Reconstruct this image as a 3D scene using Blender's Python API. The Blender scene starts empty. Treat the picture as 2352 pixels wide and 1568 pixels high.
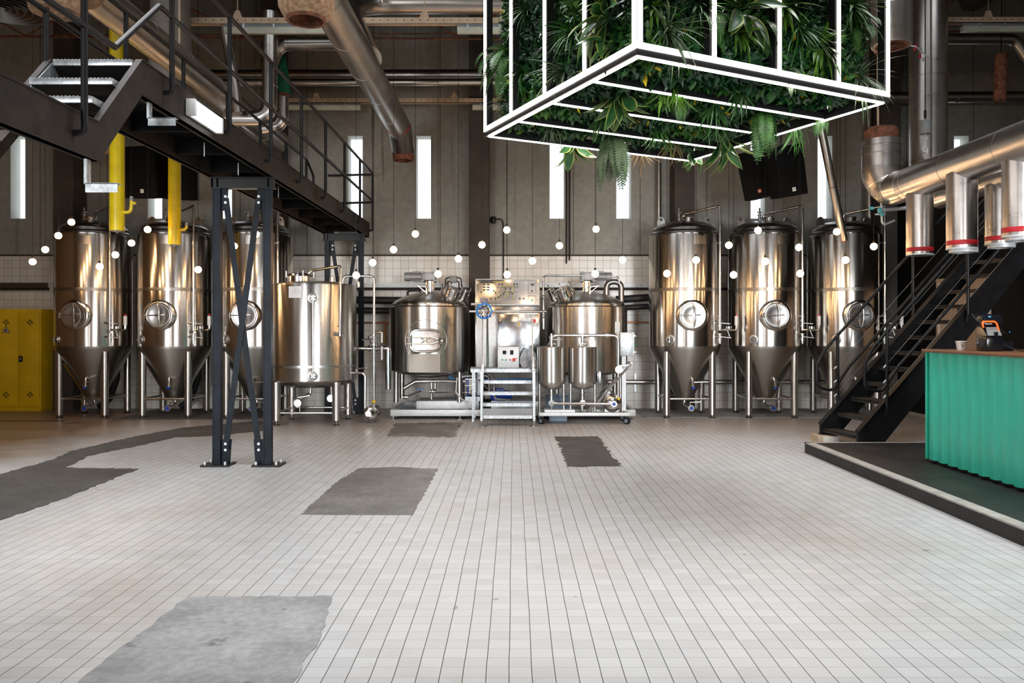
import bpy, bmesh, math, random
from mathutils import Vector, Matrix, Quaternion
PI = math.pi
R = math.radians
random.seed(7)
SC = bpy.context.scene
COL = SC.collection

# ------------------------------------------------------------------ camera
FPX, H, VX, VY = 1771.0, 1.58, 1180.0, 752.0
cd = bpy.data.cameras.new('camera'); cam = bpy.data.objects.new('camera', cd); COL.objects.link(cam)
cam.location = (0, 0, H); cam.rotation_euler = (PI/2, 0, 0)
cd.sensor_width = 36; cd.lens = FPX/2352*36
cd.shift_x = (1176-VX)/2352; cd.shift_y = (VY-784)/2352
cd.clip_start = 0.05; cd.clip_end = 200
SC.camera = cam
# ------------------------------------------------------------------ view + world + daylight
SC.view_settings.view_transform = 'Standard'; SC.view_settings.look = 'None'
SC.view_settings.gamma = 1; SC.view_settings.use_curve_mapping = False
SC.view_settings.exposure = 0.0
SC.cycles.max_bounces = 8; SC.cycles.diffuse_bounces = 4; SC.cycles.glossy_bounces = 5
SC.cycles.transparent_max_bounces = 8
SC.cycles.sample_clamp_indirect = 6; SC.cycles.caustics_reflective = False; SC.cycles.caustics_refractive = False
w = bpy.data.worlds.new('sky'); SC.world = w; w.use_nodes = True
bg = w.node_tree.nodes['Background']; bg.inputs[0].default_value = (0.92, 0.96, 1, 1); bg.inputs[1].default_value = 2.4

def area(name, loc, rot, sx, sy, radiance, col=(1, 1, 1)):
    l = bpy.data.lights.new(name, 'AREA'); l.shape = 'RECTANGLE'; l.size = sx; l.size_y = sy
    l.energy = radiance*PI*sx*sy; l.color = col
    o = bpy.data.objects.new(name, l); COL.objects.link(o); o.location = loc; o.rotation_euler = rot
    return o
# glazed openings: (centre x, width) in the wall behind the camera, (centre y, width) in the left wall
FRONT_Y, LEFT_X, RIGHT_X, BACK_Y, CEIL_Z = -8.0, -13.0, 11.0, 15.04, 8.3
FRONT_OPEN = [(-8.9, 1.8, 5.0), (-5.9, 2.4, 8.5), (-1.9, 1.5, 0.3), (2.5, 1.3, 0.3), (4.9, 2.4, 9.5), (7.7, 2.0, 8.0)]   # third value: how bright (the middle ones dimmed to keep flat steel from glaring)
FRONT_Z = (0.1, 4.7)
LEFT_OPEN = [(-4.5, 1.6), (0.5, 1.6)]
LEFT_Z = (2.2, 5.4)
for cx, wd, br in FRONT_OPEN:
    area('daylight_front', (cx, FRONT_Y-0.25, sum(FRONT_Z)/2), (PI/2, 0, 0), wd, FRONT_Z[1]-FRONT_Z[0], br, (0.95, 0.98, 1)).data.spread = R(80)
for cy, wd in LEFT_OPEN:
    area('daylight_left', (LEFT_X-0.25, cy, sum(LEFT_Z)/2), (PI/2, 0, -PI/2), wd, LEFT_Z[1]-LEFT_Z[0], 4.0, (0.95, 0.97, 1))

# unseen rooflights added to brighten the floor: (centre x, width, centre y, length)
ROOF_ROWS = [(6.4, 3.4, 4.9)]          # centre y, length, brightness
ROOF_X = [(-8.6, 2.6), (-4.8, 2.6), (-1.0, 2.6), (2.8, 2.6), (6.6, 2.6)]
ROOF_OPEN = [(cx, wd, cy, ln, br) for cy, ln, br in ROOF_ROWS for cx, wd in ROOF_X if not (cx < -8 and cy > 5)]
for cx, wd, cy, ln, br in ROOF_OPEN:
    area('roof_fill', (cx, cy, CEIL_Z+0.3), (0, 0, 0), wd, ln, br, (0.97, 0.985, 1)).data.spread = R(95)

# warm spots added to light the strips that the tanks reflect
for x in (-8.6, -5.4, -2.4, 0.3, 3.0, 6.0, 9.4):
    l = bpy.data.lights.new('reflection_wash', 'SPOT'); l.energy = 1250; l.color = (1.0, 0.62, 0.30); l.spot_size = R(80); l.spot_blend = 0.8; l.shadow_soft_size = 0.08
    o = bpy.data.objects.new('reflection_wash', l); COL.objects.link(o); o.location = (x, FRONT_Y+1.6, 7.2); o.rotation_euler = (R(-28), 0, 0)

# ------------------------------------------------------------------ materials
MATS = {}
class NT:
    def __init__(s, name):
        s.m = bpy.data.materials.new(name); s.m.use_nodes = True
        s.t = s.m.node_tree; s.b = s.t.nodes['Principled BSDF']; s.out = s.t.nodes['Material Output']
    def n(s, typ, **kw):
        nd = s.t.nodes.new(typ)
        for k, v in kw.items():
            if k.startswith('i_'): nd.inputs[int(k[2:])].default_value = v
            else: setattr(nd, k, v)
        return nd
    def l(s, a, b): s.t.links.new(a, b)
    def set(s, **kw):
        for k, v in kw.items(): s.b.inputs[k.replace('_', ' ')].default_value = v
    def pos(s, obj=False):
        if obj: return s.n('ShaderNodeTexCoord').outputs['Object']
        return s.n('ShaderNodeNewGeometry').outputs['Position']
    def noise(s, scale, vec=None, detail=4, sc3=None, rough=0.55):
        nd = s.n('ShaderNodeTexNoise'); nd.inputs['Scale'].default_value = scale; nd.inputs['Detail'].default_value = detail
        nd.inputs['Roughness'].default_value = rough
        vec = vec or s.pos()
        if sc3:
            mp = s.n('ShaderNodeMapping'); mp.inputs['Scale'].default_value = sc3; s.l(vec, mp.inputs['Vector']); vec = mp.outputs[0]
        s.l(vec, nd.inputs['Vector']); return nd.outputs['Fac']
    def ramp(s, fac, stops):
        r = s.n('ShaderNodeValToRGB'); e = r.color_ramp.elements
        while len(e) < len(stops): e.new(0.5)
        for i, (p, c) in enumerate(stops):
            e[i].position = p; e[i].color = (c[0], c[1], c[2], 1) if not isinstance(c, (int, float)) else (c, c, c, 1)
        s.l(fac, r.inputs[0]); return r.outputs[0]
    def math(s, op, a, b=None, c=None):
        nd = s.n('ShaderNodeMath', operation=op)
        for i, v in enumerate((a, b, c)):
            if v is None: continue
            if isinstance(v, (int, float)): nd.inputs[i].default_value = v
            else: s.l(v, nd.inputs[i])
        return nd.outputs[0]
    def mix(s, fac, a, b, blend='MIX'):
        nd = s.n('ShaderNodeMix', data_type='RGBA', blend_type=blend)
        for i, v in ((0, fac), (6, a), (7, b)):
            if isinstance(v, (int, float)): nd.inputs[i].default_value = v
            elif isinstance(v, tuple): nd.inputs[i].default_value = (v[0], v[1], v[2], 1)
            else: s.l(v, nd.inputs[i])
        return nd.outputs[2]
    def bump(s, fac, strength=0.3, dist=0.01):
        b = s.n('ShaderNodeBump'); b.inputs['Strength'].default_value = strength; b.inputs['Distance'].default_value = dist
        s.l(fac, b.inputs['Height']); s.l(b.outputs[0], s.b.inputs['Normal'])
    def xyz(s, vec):
        nd = s.n('ShaderNodeSeparateXYZ'); s.l(vec, nd.inputs[0]); return nd.outputs
    def smooth(s, v, a, b):
        nd = s.n('ShaderNodeMapRange', interpolation_type='SMOOTHSTEP'); nd.inputs[1].default_value = a; nd.inputs[2].default_value = b
        s.l(v, nd.inputs[0]); return nd.outputs[0]

def plain(name, col, rough=0.5, metal=0.0, var=0.12, scale=6.0, spec=0.5):
    """a paint or plastic with slight wear in its colour"""
    s = NT(name); s.set(Roughness=rough, Metallic=metal, Specular_IOR_Level=spec)
    f = s.noise(scale, s.pos(True), 3)
    lo = tuple(c*(1-var) for c in col); hi = tuple(min(1, c*(1+var)) for c in col)
    s.l(s.ramp(f, [(0.3, lo), (0.7, hi)]), s.b.inputs['Base Color'])
    MATS[name] = s.m; return s.m

def steel(name, col=(0.6, 0.58, 0.55), rough=0.16, aniso=0.0, wav=0.25, streak=6.0, rvar=0.05):
    s = NT(name); s.set(Metallic=1.0, Roughness=rough)
    p = s.pos(True)
    f = s.noise(1.0, p, 2, (streak, streak, 0.35))
    g = s.noise(1.0, p, 3, (3, 3, 9) if not aniso else (2, 2, 1.0))
    s.l(s.ramp(g, [(0.3, tuple(c*0.93 for c in col)), (0.7, tuple(min(1, c*1.05) for c in col))]), s.b.inputs['Base Color'])
    if not aniso: rr = s.math('MULTIPLY_ADD', g, rvar*2, rough-rvar); s.l(rr, s.b.inputs['Roughness'])
    if wav: s.bump(f, wav, 0.02)
    if aniso:
        s.b.inputs['Anisotropic'].default_value = aniso; s.b.inputs['Anisotropic Rotation'].default_value = 0.25
        t = s.n('ShaderNodeTangent', direction_type='RADIAL', axis='Z'); s.l(t.outputs[0], s.b.inputs['Tangent'])
    MATS[name] = s.m; return s.m

def emit(name, col, strength):
    s = NT(name); s.set(Roughness=0.4); s.b.inputs['Base Color'].default_value = (0.8*col[0], 0.8*col[1], 0.8*col[2], 1)
    s.b.inputs['Emission Color'].default_value = (*col, 1); s.b.inputs['Emission Strength'].default_value = strength
    MATS[name] = s.m; return s.m

steel('steel_polished', (0.64, 0.61, 0.57), 0.19, 0.75, 0.10, 4.0, 0.015)
steel('steel_brushed', (0.60, 0.585, 0.56), 0.27, 0.9, 0.10, 6.0, 0.02)
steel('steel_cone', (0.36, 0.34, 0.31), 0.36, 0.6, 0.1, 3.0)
steel('steel_satin', (0.60, 0.60, 0.60), 0.30, 0, 0.0)
steel('steel_pipe', (0.66, 0.64, 0.62), 0.16, 0, 0.0)
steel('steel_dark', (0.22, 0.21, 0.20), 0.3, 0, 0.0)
steel('steel_mirror', (0.58, 0.57, 0.55), 0.10, 0, 0.0)
steel('sheet_panel', (0.46, 0.48, 0.50), 0.17, 0, 0.06, 2.0)
steel('duct_metal', (0.44, 0.40, 0.36), 0.34, 0, 0.02, 5.0, 0.08)
steel('duct_bright', (0.66, 0.63, 0.60), 0.30, 0, 0.02, 5.0, 0.08)
plain('galvanized', (0.50, 0.53, 0.55), 0.4, 0.75, 0.3, 30)
plain('galvanized_white', (0.72, 0.75, 0.77), 0.45, 0.2, 0.12, 30)
plain('black_steel', (0.010, 0.010, 0.011), 0.42, 0, 0.3, 8, 0.3)
plain('deck_black', (0.006, 0.006, 0.006), 0.8, 0, 0.3, 8, 0.1)
plain('navy_steel', (0.008, 0.012, 0.019), 0.40, 0, 0.5, 5, 0.14)
plain('brown_steel', (0.026, 0.019, 0.015), 0.6, 0, 0.4, 7, 0.25)
plain('black_wall', (0.006, 0.006, 0.006), 0.7, 0, 0.3, 4, 0.2)
plain('speaker_black', (0.004, 0.004, 0.004), 0.7, 0, 0.2, 40, 0.08)
plain('cast_grey', (0.30, 0.31, 0.32), 0.45, 0.3)
plain('rail_wire', (0.25, 0.26, 0.27), 0.4, 0.6)
plain('rubber', (0.012, 0.012, 0.013), 0.6)
plain('insulation_black', (0.01, 0.01, 0.011), 0.55, 0, 0.3, 12)
plain('rust', (0.20, 0.075, 0.04), 0.8, 0, 0.6, 14)
plain('rock_wool', (0.36, 0.22, 0.13), 0.95, 0, 0.45, 30)
plain('red_tape', (0.55, 0.02, 0.03), 0.4)
plain('red_pipe', (0.30, 0.05, 0.035), 0.5)
plain('yellow_paint', (0.74, 0.54, 0.01), 0.28, 0, 0.14, 5, 0.6)
plain('cabinet_yellow', (0.80, 0.50, 0.008), 0.5, 0, 0.1, 3)
plain('cream_paint', (0.62, 0.45, 0.30), 0.6, 0, 0.1, 8)
plain('white_plastic', (0.78, 0.78, 0.76), 0.35)
plain('grey_plastic', (0.22, 0.23, 0.23), 0.5)
plain('diffuser', (0.62, 0.62, 0.50), 0.25)
plain('copper', (0.60, 0.25, 0.13), 0.35, 1.0)
plain('brass', (0.65, 0.45, 0.15), 0.3, 1.0)
plain('blue_paint', (0.01, 0.05, 0.35), 0.35)
plain('blue_hose', (0.03, 0.25, 0.75), 0.4)
plain('blue_grey', (0.20, 0.27, 0.36), 0.5)
plain('grey_duct', (0.20, 0.175, 0.15), 0.6, 0.2)
plain('green_cloth', (0.0, 0.10, 0.045), 0.8, 0, 0.4, 18)
plain('teal_clip', (0.10, 0.45, 0.48), 0.5)
plain('mint_paint', (0.045, 0.62, 0.44), 0.24, 0, 0.06, 3, 0.7)
plain('dark_tread', (0.035, 0.030, 0.026), 0.6, 0, 0.4, 20)
plain('edge_strip', (0.42, 0.39, 0.36), 0.55, 0, 0.2, 10)
plain('platform_black', (0.014, 0.013, 0.013), 0.55, 0, 0.6, 3)
plain('beige_door', (0.50, 0.40, 0.31), 0.55, 0, 0.06, 2)
plain('cup_white', (0.85, 0.84, 0.82), 0.35)
plain('wood_block', (0.55, 0.42, 0.30), 0.7)
plain('white_reveal', (0.42, 0.42, 0.38), 0.7, 0, 0.06, 4)
plain('led_housing', (0.012, 0.012, 0.013), 0.35)
plain('warn_yellow', (0.85, 0.60, 0.02), 0.5)
plain('ink_black', (0.01, 0.01, 0.01), 0.6)
plain('ink_blue', (0.02, 0.04, 0.40), 0.5)
plain('ink_yellow', (0.65, 0.62, 0.10), 0.5)
plain('badge_white', (0.75, 0.75, 0.75), 0.4)
plain('badge_orange', (0.55, 0.16, 0.05), 0.4)
plain('red_plastic', (0.65, 0.02, 0.02), 0.35)
plain('green_plastic', (0.02, 0.35, 0.12), 0.35)
plain('screen_black', (0.008, 0.009, 0.012), 0.15)
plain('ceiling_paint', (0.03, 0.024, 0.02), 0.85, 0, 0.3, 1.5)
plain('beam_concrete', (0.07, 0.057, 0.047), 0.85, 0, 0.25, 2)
plain('reflection_orange', (0.72, 0.33, 0.11), 0.7, 0, 0.3, 1.2)
plain('brown_wall', (0.34, 0.19, 0.09), 0.8, 0, 0.2, 1.0)  # brown picked to bounce warm light into the left bay
plain('dark_panel', (0.03, 0.025, 0.02), 0.7)
plain('dry_leaf', (0.20, 0.13, 0.05), 0.7)
emit('led_white', (1.0, 0.91, 0.88), 15.0)
emit('globe_warm', (1.0, 0.60, 0.29), 50.0)
emit('tube_white', (0.95, 1.0, 1.0), 7.0)
emit('orange_light', (1.0, 0.12, 0.01), 1.1)
emit('blue_light', (0.05, 0.35, 1.0), 2.0)

def mk_concrete():
    s = NT('concrete_wall'); s.set(Roughness=0.85)
    p = s.pos(); x, y, z = s.xyz(p)
    n1 = s.noise(0.5, p, 5, (1, 1, 0.35)); n2 = s.noise(9, p, 6); n3 = s.noise(1.0, p, 4, (9, 9, 0.25))
    c = s.ramp(n1, [(0.3, (0.34, 0.33, 0.29)), (0.7, (0.50, 0.485, 0.43))])
    c = s.mix(0.35, c, s.ramp(n2, [(0.35, 0.3), (0.7, 0.75)]), 'MULTIPLY')
    c = s.mix(s.math('MULTIPLY', s.smooth(n3, 0.62, 0.75), 0.5), c, (0.06, 0.05, 0.04))
    # shuttering joints every 1.3 m
    fx = s.math('FRACT', s.math('ADD', s.math('MULTIPLY', x, 1/1.3), 0.11))
    j = s.math('LESS_THAN', fx, 0.012)
    c = s.mix(s.math('MULTIPLY', j, 0.75), c, (0.03, 0.026, 0.02))
    s.l(c, s.b.inputs['Base Color']); s.bump(n2, 0.25, 0.01); MATS['concrete_wall'] = s.m
mk_concrete()

def grid_lines(s, u, pitch, off, half):
    """1 on a joint, 0 on the tile"""
    f = s.math('FRACT', s.math('MULTIPLY_ADD', u, 1/pitch, -off/pitch+100.5))
    d = s.math('ABSOLUTE', s.math('SUBTRACT', f, 0.5))
    return s.math('LESS_THAN', d, half/pitch)
def cell(s, u, pitch, off):
    return s.math('FLOOR', s.math('MULTIPLY_ADD', u, 1/pitch, -off/pitch+100.0))
def mk_walltile():
    s = NT('wall_tile'); s.set(Roughness=0.25)
    p = s.pos(); x, y, z = s.xyz(p)
    P0 = 0.1516
    gx = grid_lines(s, x, P0, -2.808, 0.0032); gz = grid_lines(s, z, P0, 2.886, 0.0032)
    g = s.math('MAXIMUM', gx, gz)
    cv = s.n('ShaderNodeCombineXYZ'); s.l(cell(s, x, P0, -2.808), cv.inputs[0]); s.l(cell(s, z, P0, 2.886), cv.inputs[1])
    wn = s.n('ShaderNodeTexWhiteNoise'); s.l(cv.outputs[0], wn.inputs[0])
    c = s.ramp(wn.outputs[0], [(0.0, (0.76, 0.72, 0.65)), (1.0, (0.84, 0.81, 0.75))])
    st = s.noise(0.9, p, 5, (1, 1, 0.6)); c = s.mix(s.math('MULTIPLY', s.smooth(st, 0.5, 0.72), 0.45), c, (0.36, 0.27, 0.18))
    # rust runs under the pipe between the fermenters
    ru = s.math('MULTIPLY', s.smooth(s.noise(1.0, p, 4, (5, 5, 0.8)), 0.52, 0.66), s.math('MULTIPLY', s.smooth(x, 4.6, 5.1), s.smooth(z, 1.25, 0.95)))
    c = s.mix(s.math('MULTIPLY', ru, 0.8), c, (0.32, 0.15, 0.03))
    c = s.mix(g, c, (0.34, 0.30, 0.25))
    s.l(c, s.b.inputs['Base Color'])
    s.l(s.math('MULTIPLY_ADD', g, 0.5, 0.25), s.b.inputs['Roughness']); MATS['wall_tile'] = s.m
mk_walltile()

def mk_floor():
    s = NT('floor_tile'); s.set(Roughness=0.35)
    p = s.pos(); x, y, z = s.xyz(p)
    P0 = 0.105
    wob = s.math('MULTIPLY_ADD', s.noise(1.3, p, 2), 0.012, -0.006); xx = s.math('ADD', x, wob)
    gx = grid_lines(s, xx, P0, -0.021, 0.0021); gy = grid_lines(s, y, P0, 3.4825, 0.0013)
    cv = s.n('ShaderNodeCombineXYZ'); s.l(cell(s, xx, P0, -0.021), cv.inputs[0]); s.l(cell(s, y, P0, 3.4825), cv.inputs[1])
    wn = s.n('ShaderNodeTexWhiteNoise'); s.l(cv.outputs[0], wn.inputs[0])
    c = s.ramp(wn.outputs[0], [(0.0, (0.535, 0.54, 0.54)), (1.0, (0.61, 0.615, 0.615))])
    n1 = s.noise(0.55, p, 5); n2 = s.noise(2.7, p, 6, (1, 1, 1))
    c = s.mix(s.math('MULTIPLY', s.smooth(n1, 0.48, 0.75), 0.40), c, (0.44, 0.36, 0.28))
    c = s.mix(s.math('MULTIPLY', s.smooth(n2, 0.55, 0.8), 0.30), c, (0.36, 0.30, 0.24))
    # old brown tiles, left bay and under the stairs; bay's warm light painted in
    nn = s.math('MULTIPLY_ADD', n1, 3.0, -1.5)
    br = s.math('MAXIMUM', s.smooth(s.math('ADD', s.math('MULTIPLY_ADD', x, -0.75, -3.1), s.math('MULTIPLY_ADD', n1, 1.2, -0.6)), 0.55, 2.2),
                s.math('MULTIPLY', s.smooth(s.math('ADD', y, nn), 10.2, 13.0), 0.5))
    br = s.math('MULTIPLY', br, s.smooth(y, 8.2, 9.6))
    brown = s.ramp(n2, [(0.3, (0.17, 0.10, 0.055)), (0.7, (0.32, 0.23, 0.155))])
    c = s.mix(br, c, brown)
    spots = s.math('GREATER_THAN', s.noise(7.0, p, 2), 0.74)
    c = s.mix(s.math('MULTIPLY', spots, 0.5), c, (0.10, 0.08, 0.06))
    c = s.mix(s.math('MULTIPLY', gy, 0.75), c, (0.20, 0.16, 0.13)); c = s.mix(gx, c, (0.085, 0.08, 0.078))
    s.l(c, s.b.inputs['Base Color'])
    rr = s.math('MULTIPLY_ADD', n2, 0.35, 0.20); rr = s.math('MAXIMUM', rr, s.math('MULTIPLY', gx, 0.8)); s.l(rr, s.b.inputs['Roughness'])
    s.bump(s.math('SUBTRACT', 1.0, gx), 0.4, 0.003); MATS['floor_tile'] = s.m
mk_floor()

def mk_screed(name, dark, lite):
    s = NT(name); s.set(Roughness=0.8, Specular_IOR_Level=0.3)
    p = s.pos(); n1 = s.noise(1.6, p, 6, None, 0.65); n2 = s.noise(22, p, 5); n3 = s.noise(4.5, p, 3)
    c = s.ramp(n1, [(0.3, dark), (0.7, lite)])
    c = s.mix(0.5, c, s.ramp(n2, [(0.3, 0.45), (0.7, 1.0)]), 'MULTIPLY')
    c = s.mix(s.math('MULTIPLY', s.smooth(n3, 0.66, 0.72), 0.6), c, tuple(v*0.35 for v in dark))
    s.l(c, s.b.inputs['Base Color']); s.bump(n2, 0.5, 0.006); MATS[name] = s.m
mk_screed('screed', (0.26, 0.26, 0.26), (0.52, 0.52, 0.52))
mk_screed('screed_mid', (0.15, 0.14, 0.13), (0.30, 0.285, 0.27))
mk_screed('screed_dark', (0.085, 0.078, 0.072), (0.15, 0.14, 0.13))

def mk_glass():
    s = NT('window_glass'); t = s.n('ShaderNodeBsdfTransparent'); g = s.n('ShaderNodeBsdfGlossy'); g.inputs['Roughness'].default_value = 0.05
    t.inputs[0].default_value = (0.97, 0.99, 1, 1)
    f = s.noise(3.0, s.pos(), 2); m = s.n('ShaderNodeMixShader'); s.l(s.math('MULTIPLY', f, 0.08), m.inputs[0])
    s.l(t.outputs[0], m.inputs[1]); s.l(g.outputs[0], m.inputs[2]); s.l(m.outputs[0], s.out.inputs[0]); MATS['window_glass'] = s.m
mk_glass()

def mk_wood():
    s = NT('counter_wood'); s.set(Roughness=0.35)
    f = s.noise(1.0, s.pos(), 6, (60, 2.5, 60)); s.l(s.ramp(f, [(0.3, (0.13, 0.05, 0.022)), (0.7, (0.30, 0.135, 0.06))]), s.b.inputs['Base Color']); MATS['counter_wood'] = s.m
mk_wood()

def leafmat(name, a, b, rough=0.38, scale=14):
    s = NT(name); s.set(Roughness=rough, Specular_IOR_Level=0.5)
    f = s.noise(scale, s.pos(), 3); s.l(s.ramp(f, [(0.32, a), (0.68, b)]), s.b.inputs['Base Color']); MATS[name] = s.m
leafmat('leaf_dark', (0.008, 0.040, 0.018), (0.022, 0.10, 0.026), 0.32, 9)
leafmat('leaf_mid', (0.016, 0.080, 0.012), (0.055, 0.20, 0.022), 0.4, 9)
leafmat('leaf_lime', (0.06, 0.17, 0.015), (0.13, 0.26, 0.03), 0.4)
leafmat('leaf_hosta', (0.02, 0.085, 0.025), (0.05, 0.15, 0.04), 0.3, 8)
leafmat('leaf_margin', (0.30, 0.36, 0.06), (0.46, 0.48, 0.14), 0.4)
leafmat('leaf_fern', (0.025, 0.095, 0.018), (0.08, 0.19, 0.045), 0.4, 12)
leafmat('leaf_grey', (0.05, 0.10, 0.045), (0.12, 0.17, 0.08), 0.5)
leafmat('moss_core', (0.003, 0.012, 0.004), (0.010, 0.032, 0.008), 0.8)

# ------------------------------------------------------------------ mesh builder
def frame_of(d):
    d = Vector(d).normalized()
    up = Vector((0, 0, 1)) if abs(d.z) < 0.95 else Vector((0, 1, 0))
    a = d.cross(up).normalized(); b = a.cross(d).normalized()
    return a, b, d
def fillet(pts, rad, n=5):
    pts = [Vector(p) for p in pts]
    if rad <= 0 or len(pts) < 3: return pts
    out = [pts[0]]
    for i in range(1, len(pts)-1):
        a, b, c = pts[i-1], pts[i], pts[i+1]
        u = (a-b); v = (c-b); lu, lv = u.length, v.length
        if lu < 1e-6 or lv < 1e-6: continue
        u /= lu; v /= lv
        ang = u.angle(v)
        if ang > PI-0.03: out.append(b); continue
        t = min(rad/math.tan(ang/2), lu*0.49, lv*0.49)
        p, q = b+u*t, b+v*t
        for k in range(n+1):
            s = k/n
            out.append(p*(1-s)**2 + b*2*s*(1-s) + q*s*s)
    out.append(pts[-1]); return out
class MB:
    def __init__(s): s.bm = bmesh.new(); s.mi = 0
    def _f(s, vs, smooth=False):
        try: f = s.bm.faces.new(vs)
        except ValueError: return None
        f.smooth = smooth; f.material_index = s.mi; return f
    def box(s, c, size, rot=None, bev=0.0):
        """centre, full size, optional rotation (Matrix/Quaternion/z angle)"""
        t = bmesh.new(); bmesh.ops.create_cube(t, size=1.0)
        for v in t.verts: v.co = Vector((v.co.x*size[0], v.co.y*size[1], v.co.z*size[2]))
        if bev: bmesh.ops.bevel(t, geom=t.edges[:], offset=bev, segments=2, profile=0.5, affect='EDGES', clamp_overlap=True)
        if rot is not None:
            q = Matrix.Rotation(rot, 3, 'Z') if isinstance(rot, (int, float)) else (rot.to_matrix() if isinstance(rot, Quaternion) else rot)
            for v in t.verts: v.co = q @ v.co
        c = Vector(c); mp = {v: s.bm.verts.new(v.co+c) for v in t.verts}
        for f in t.faces: s._f([mp[v] for v in f.verts])
        t.free(); return s
    def _tagall(s): pass
    def bx(s, x0, x1, y0, y1, z0, z1, bev=0.0):
        return s.box(((x0+x1)/2, (y0+y1)/2, (z0+z1)/2), (abs(x1-x0), abs(y1-y0), abs(z1-z0)), None, bev)
    def beam(s, p0, p1, w, h, up=(0, 0, 1), bev=0.0):
        """rectangular bar from p0 to p1; h along up"""
        p0, p1 = Vector(p0), Vector(p1); d = p1-p0; L = d.length; d.normalize()
        a = d.cross(Vector(up)).normalized(); b = a.cross(d).normalized()
        m = Matrix((a, d, b)).transposed()
        return s.box((p0+p1)/2, (w, L, h), m, bev)
    def cyl(s, p0, p1, r0, r1=None, seg=20, caps=True):
        p0, p1 = Vector(p0), Vector(p1); r1 = r0 if r1 is None else r1
        a, b, d = frame_of(p1-p0)
        ra = [s.bm.verts.new(p0+(a*math.cos(2*PI*i/seg)+b*math.sin(2*PI*i/seg))*r0) for i in range(seg)]
        rb = [s.bm.verts.new(p1+(a*math.cos(2*PI*i/seg)+b*math.sin(2*PI*i/seg))*r1) for i in range(seg)]
        for i in range(seg): s._f((ra[i], ra[(i+1) % seg], rb[(i+1) % seg], rb[i]), True)
        if caps: s._f(ra[::-1]); s._f(rb)
        s._tagall(); return s
    def tube(s, pts, r, seg=12, bend=0.0, caps=True, n=5):
        pts = fillet(pts, bend, n); N = len(pts)
        t0 = (pts[1]-pts[0]).normalized(); a, b, _ = frame_of(t0); prev = t0; rings = []
        for i, p in enumerate(pts):
            t = (pts[min(i+1, N-1)]-pts[max(i-1, 0)]).normalized()
            q = prev.rotation_difference(t); a = q @ a; b = q @ b; prev = t
            rr = r(i/(N-1)) if callable(r) else r
            rings.append([s.bm.verts.new(p+(a*math.cos(2*PI*k/seg)+b*math.sin(2*PI*k/seg))*rr) for k in range(seg)])
        for A, B in zip(rings, rings[1:]):
            for k in range(seg): s._f((A[k], A[(k+1) % seg], B[(k+1) % seg], B[k]), True)
        if caps: s._f(rings[0][::-1]); s._f(rings[-1])
        s._tagall(); return s
    def lathe(s, prof, o=(0, 0, 0), axis=(0, 0, 1), seg=48, a0=0, a1=2*PI):
        o = Vector(o); a, b, d = frame_of(axis)
        if abs(Vector(axis).normalized().z) > 0.999: a, b, d = Vector((1, 0, 0)), Vector((0, 1, 0)), Vector(axis).normalized()
        full = abs(a1-a0-2*PI) < 1e-6; ns = seg if full else seg+1; rings = []
        for r, z in prof:
            if r < 1e-6: rings.append([s.bm.verts.new(o+d*z)]); continue
            rings.append([s.bm.verts.new(o+d*z+(a*math.cos(a0+(a1-a0)*i/seg)+b*math.sin(a0+(a1-a0)*i/seg))*r) for i in range(ns)])
        for A, B in zip(rings, rings[1:]):
            for i in range(seg):
                j = (i+1) % ns
                if len(A) == 1 and len(B) == 1: continue
                if len(A) == 1: s._f((A[0], B[j], B[i]), True)
                elif len(B) == 1: s._f((A[i], A[j], B[0]), True)
                else: s._f((A[i], A[j], B[j], B[i]), True)
        s._tagall(); return s
    def sphere(s, c, r, seg=20, sc=(1, 1, 1)):
        n = seg//2
        c = Vector(c); rings = []
        for i in range(n+1):
            th = PI*i/n; rr = math.sin(th)*r; z = math.cos(th)*r
            if i in (0, n): rings.append([s.bm.verts.new(c+Vector((0, 0, z*sc[2])))])
            else: rings.append([s.bm.verts.new(c+Vector((rr*math.cos(2*PI*k/seg)*sc[0], rr*math.sin(2*PI*k/seg)*sc[1], z*sc[2]))) for k in range(seg)])
        for A, B in zip(rings, rings[1:]):
            for k in range(seg):
                j = (k+1) % seg
                if len(A) == 1: s._f((A[0], B[k], B[j]), True)
                elif len(B) == 1: s._f((A[k], B[0], A[j]), True)
                else: s._f((A[k], B[k], B[j], A[j]), True)
        s._tagall(); return s
    def prism(s, poly, off):
        """polygon of 3-D points swept by a vector"""
        off = Vector(off); A = [s.bm.verts.new(Vector(p)) for p in poly]; B = [s.bm.verts.new(Vector(p)+off) for p in poly]
        s._f(A); s._f(B[::-1]); n = len(A)
        for i in range(n): s._f((A[i], B[i], B[(i+1) % n], A[(i+1) % n]))
        s._tagall(); return s
    def torus(s, c, axis, R0, r, seg=32, ss=8):
        a, b, d = frame_of(axis); c = Vector(c)
        return s.tube([c+(a*math.cos(2*PI*i/seg)+b*math.sin(2*PI*i/seg))*R0 for i in range(seg+1)], r, ss)

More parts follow.
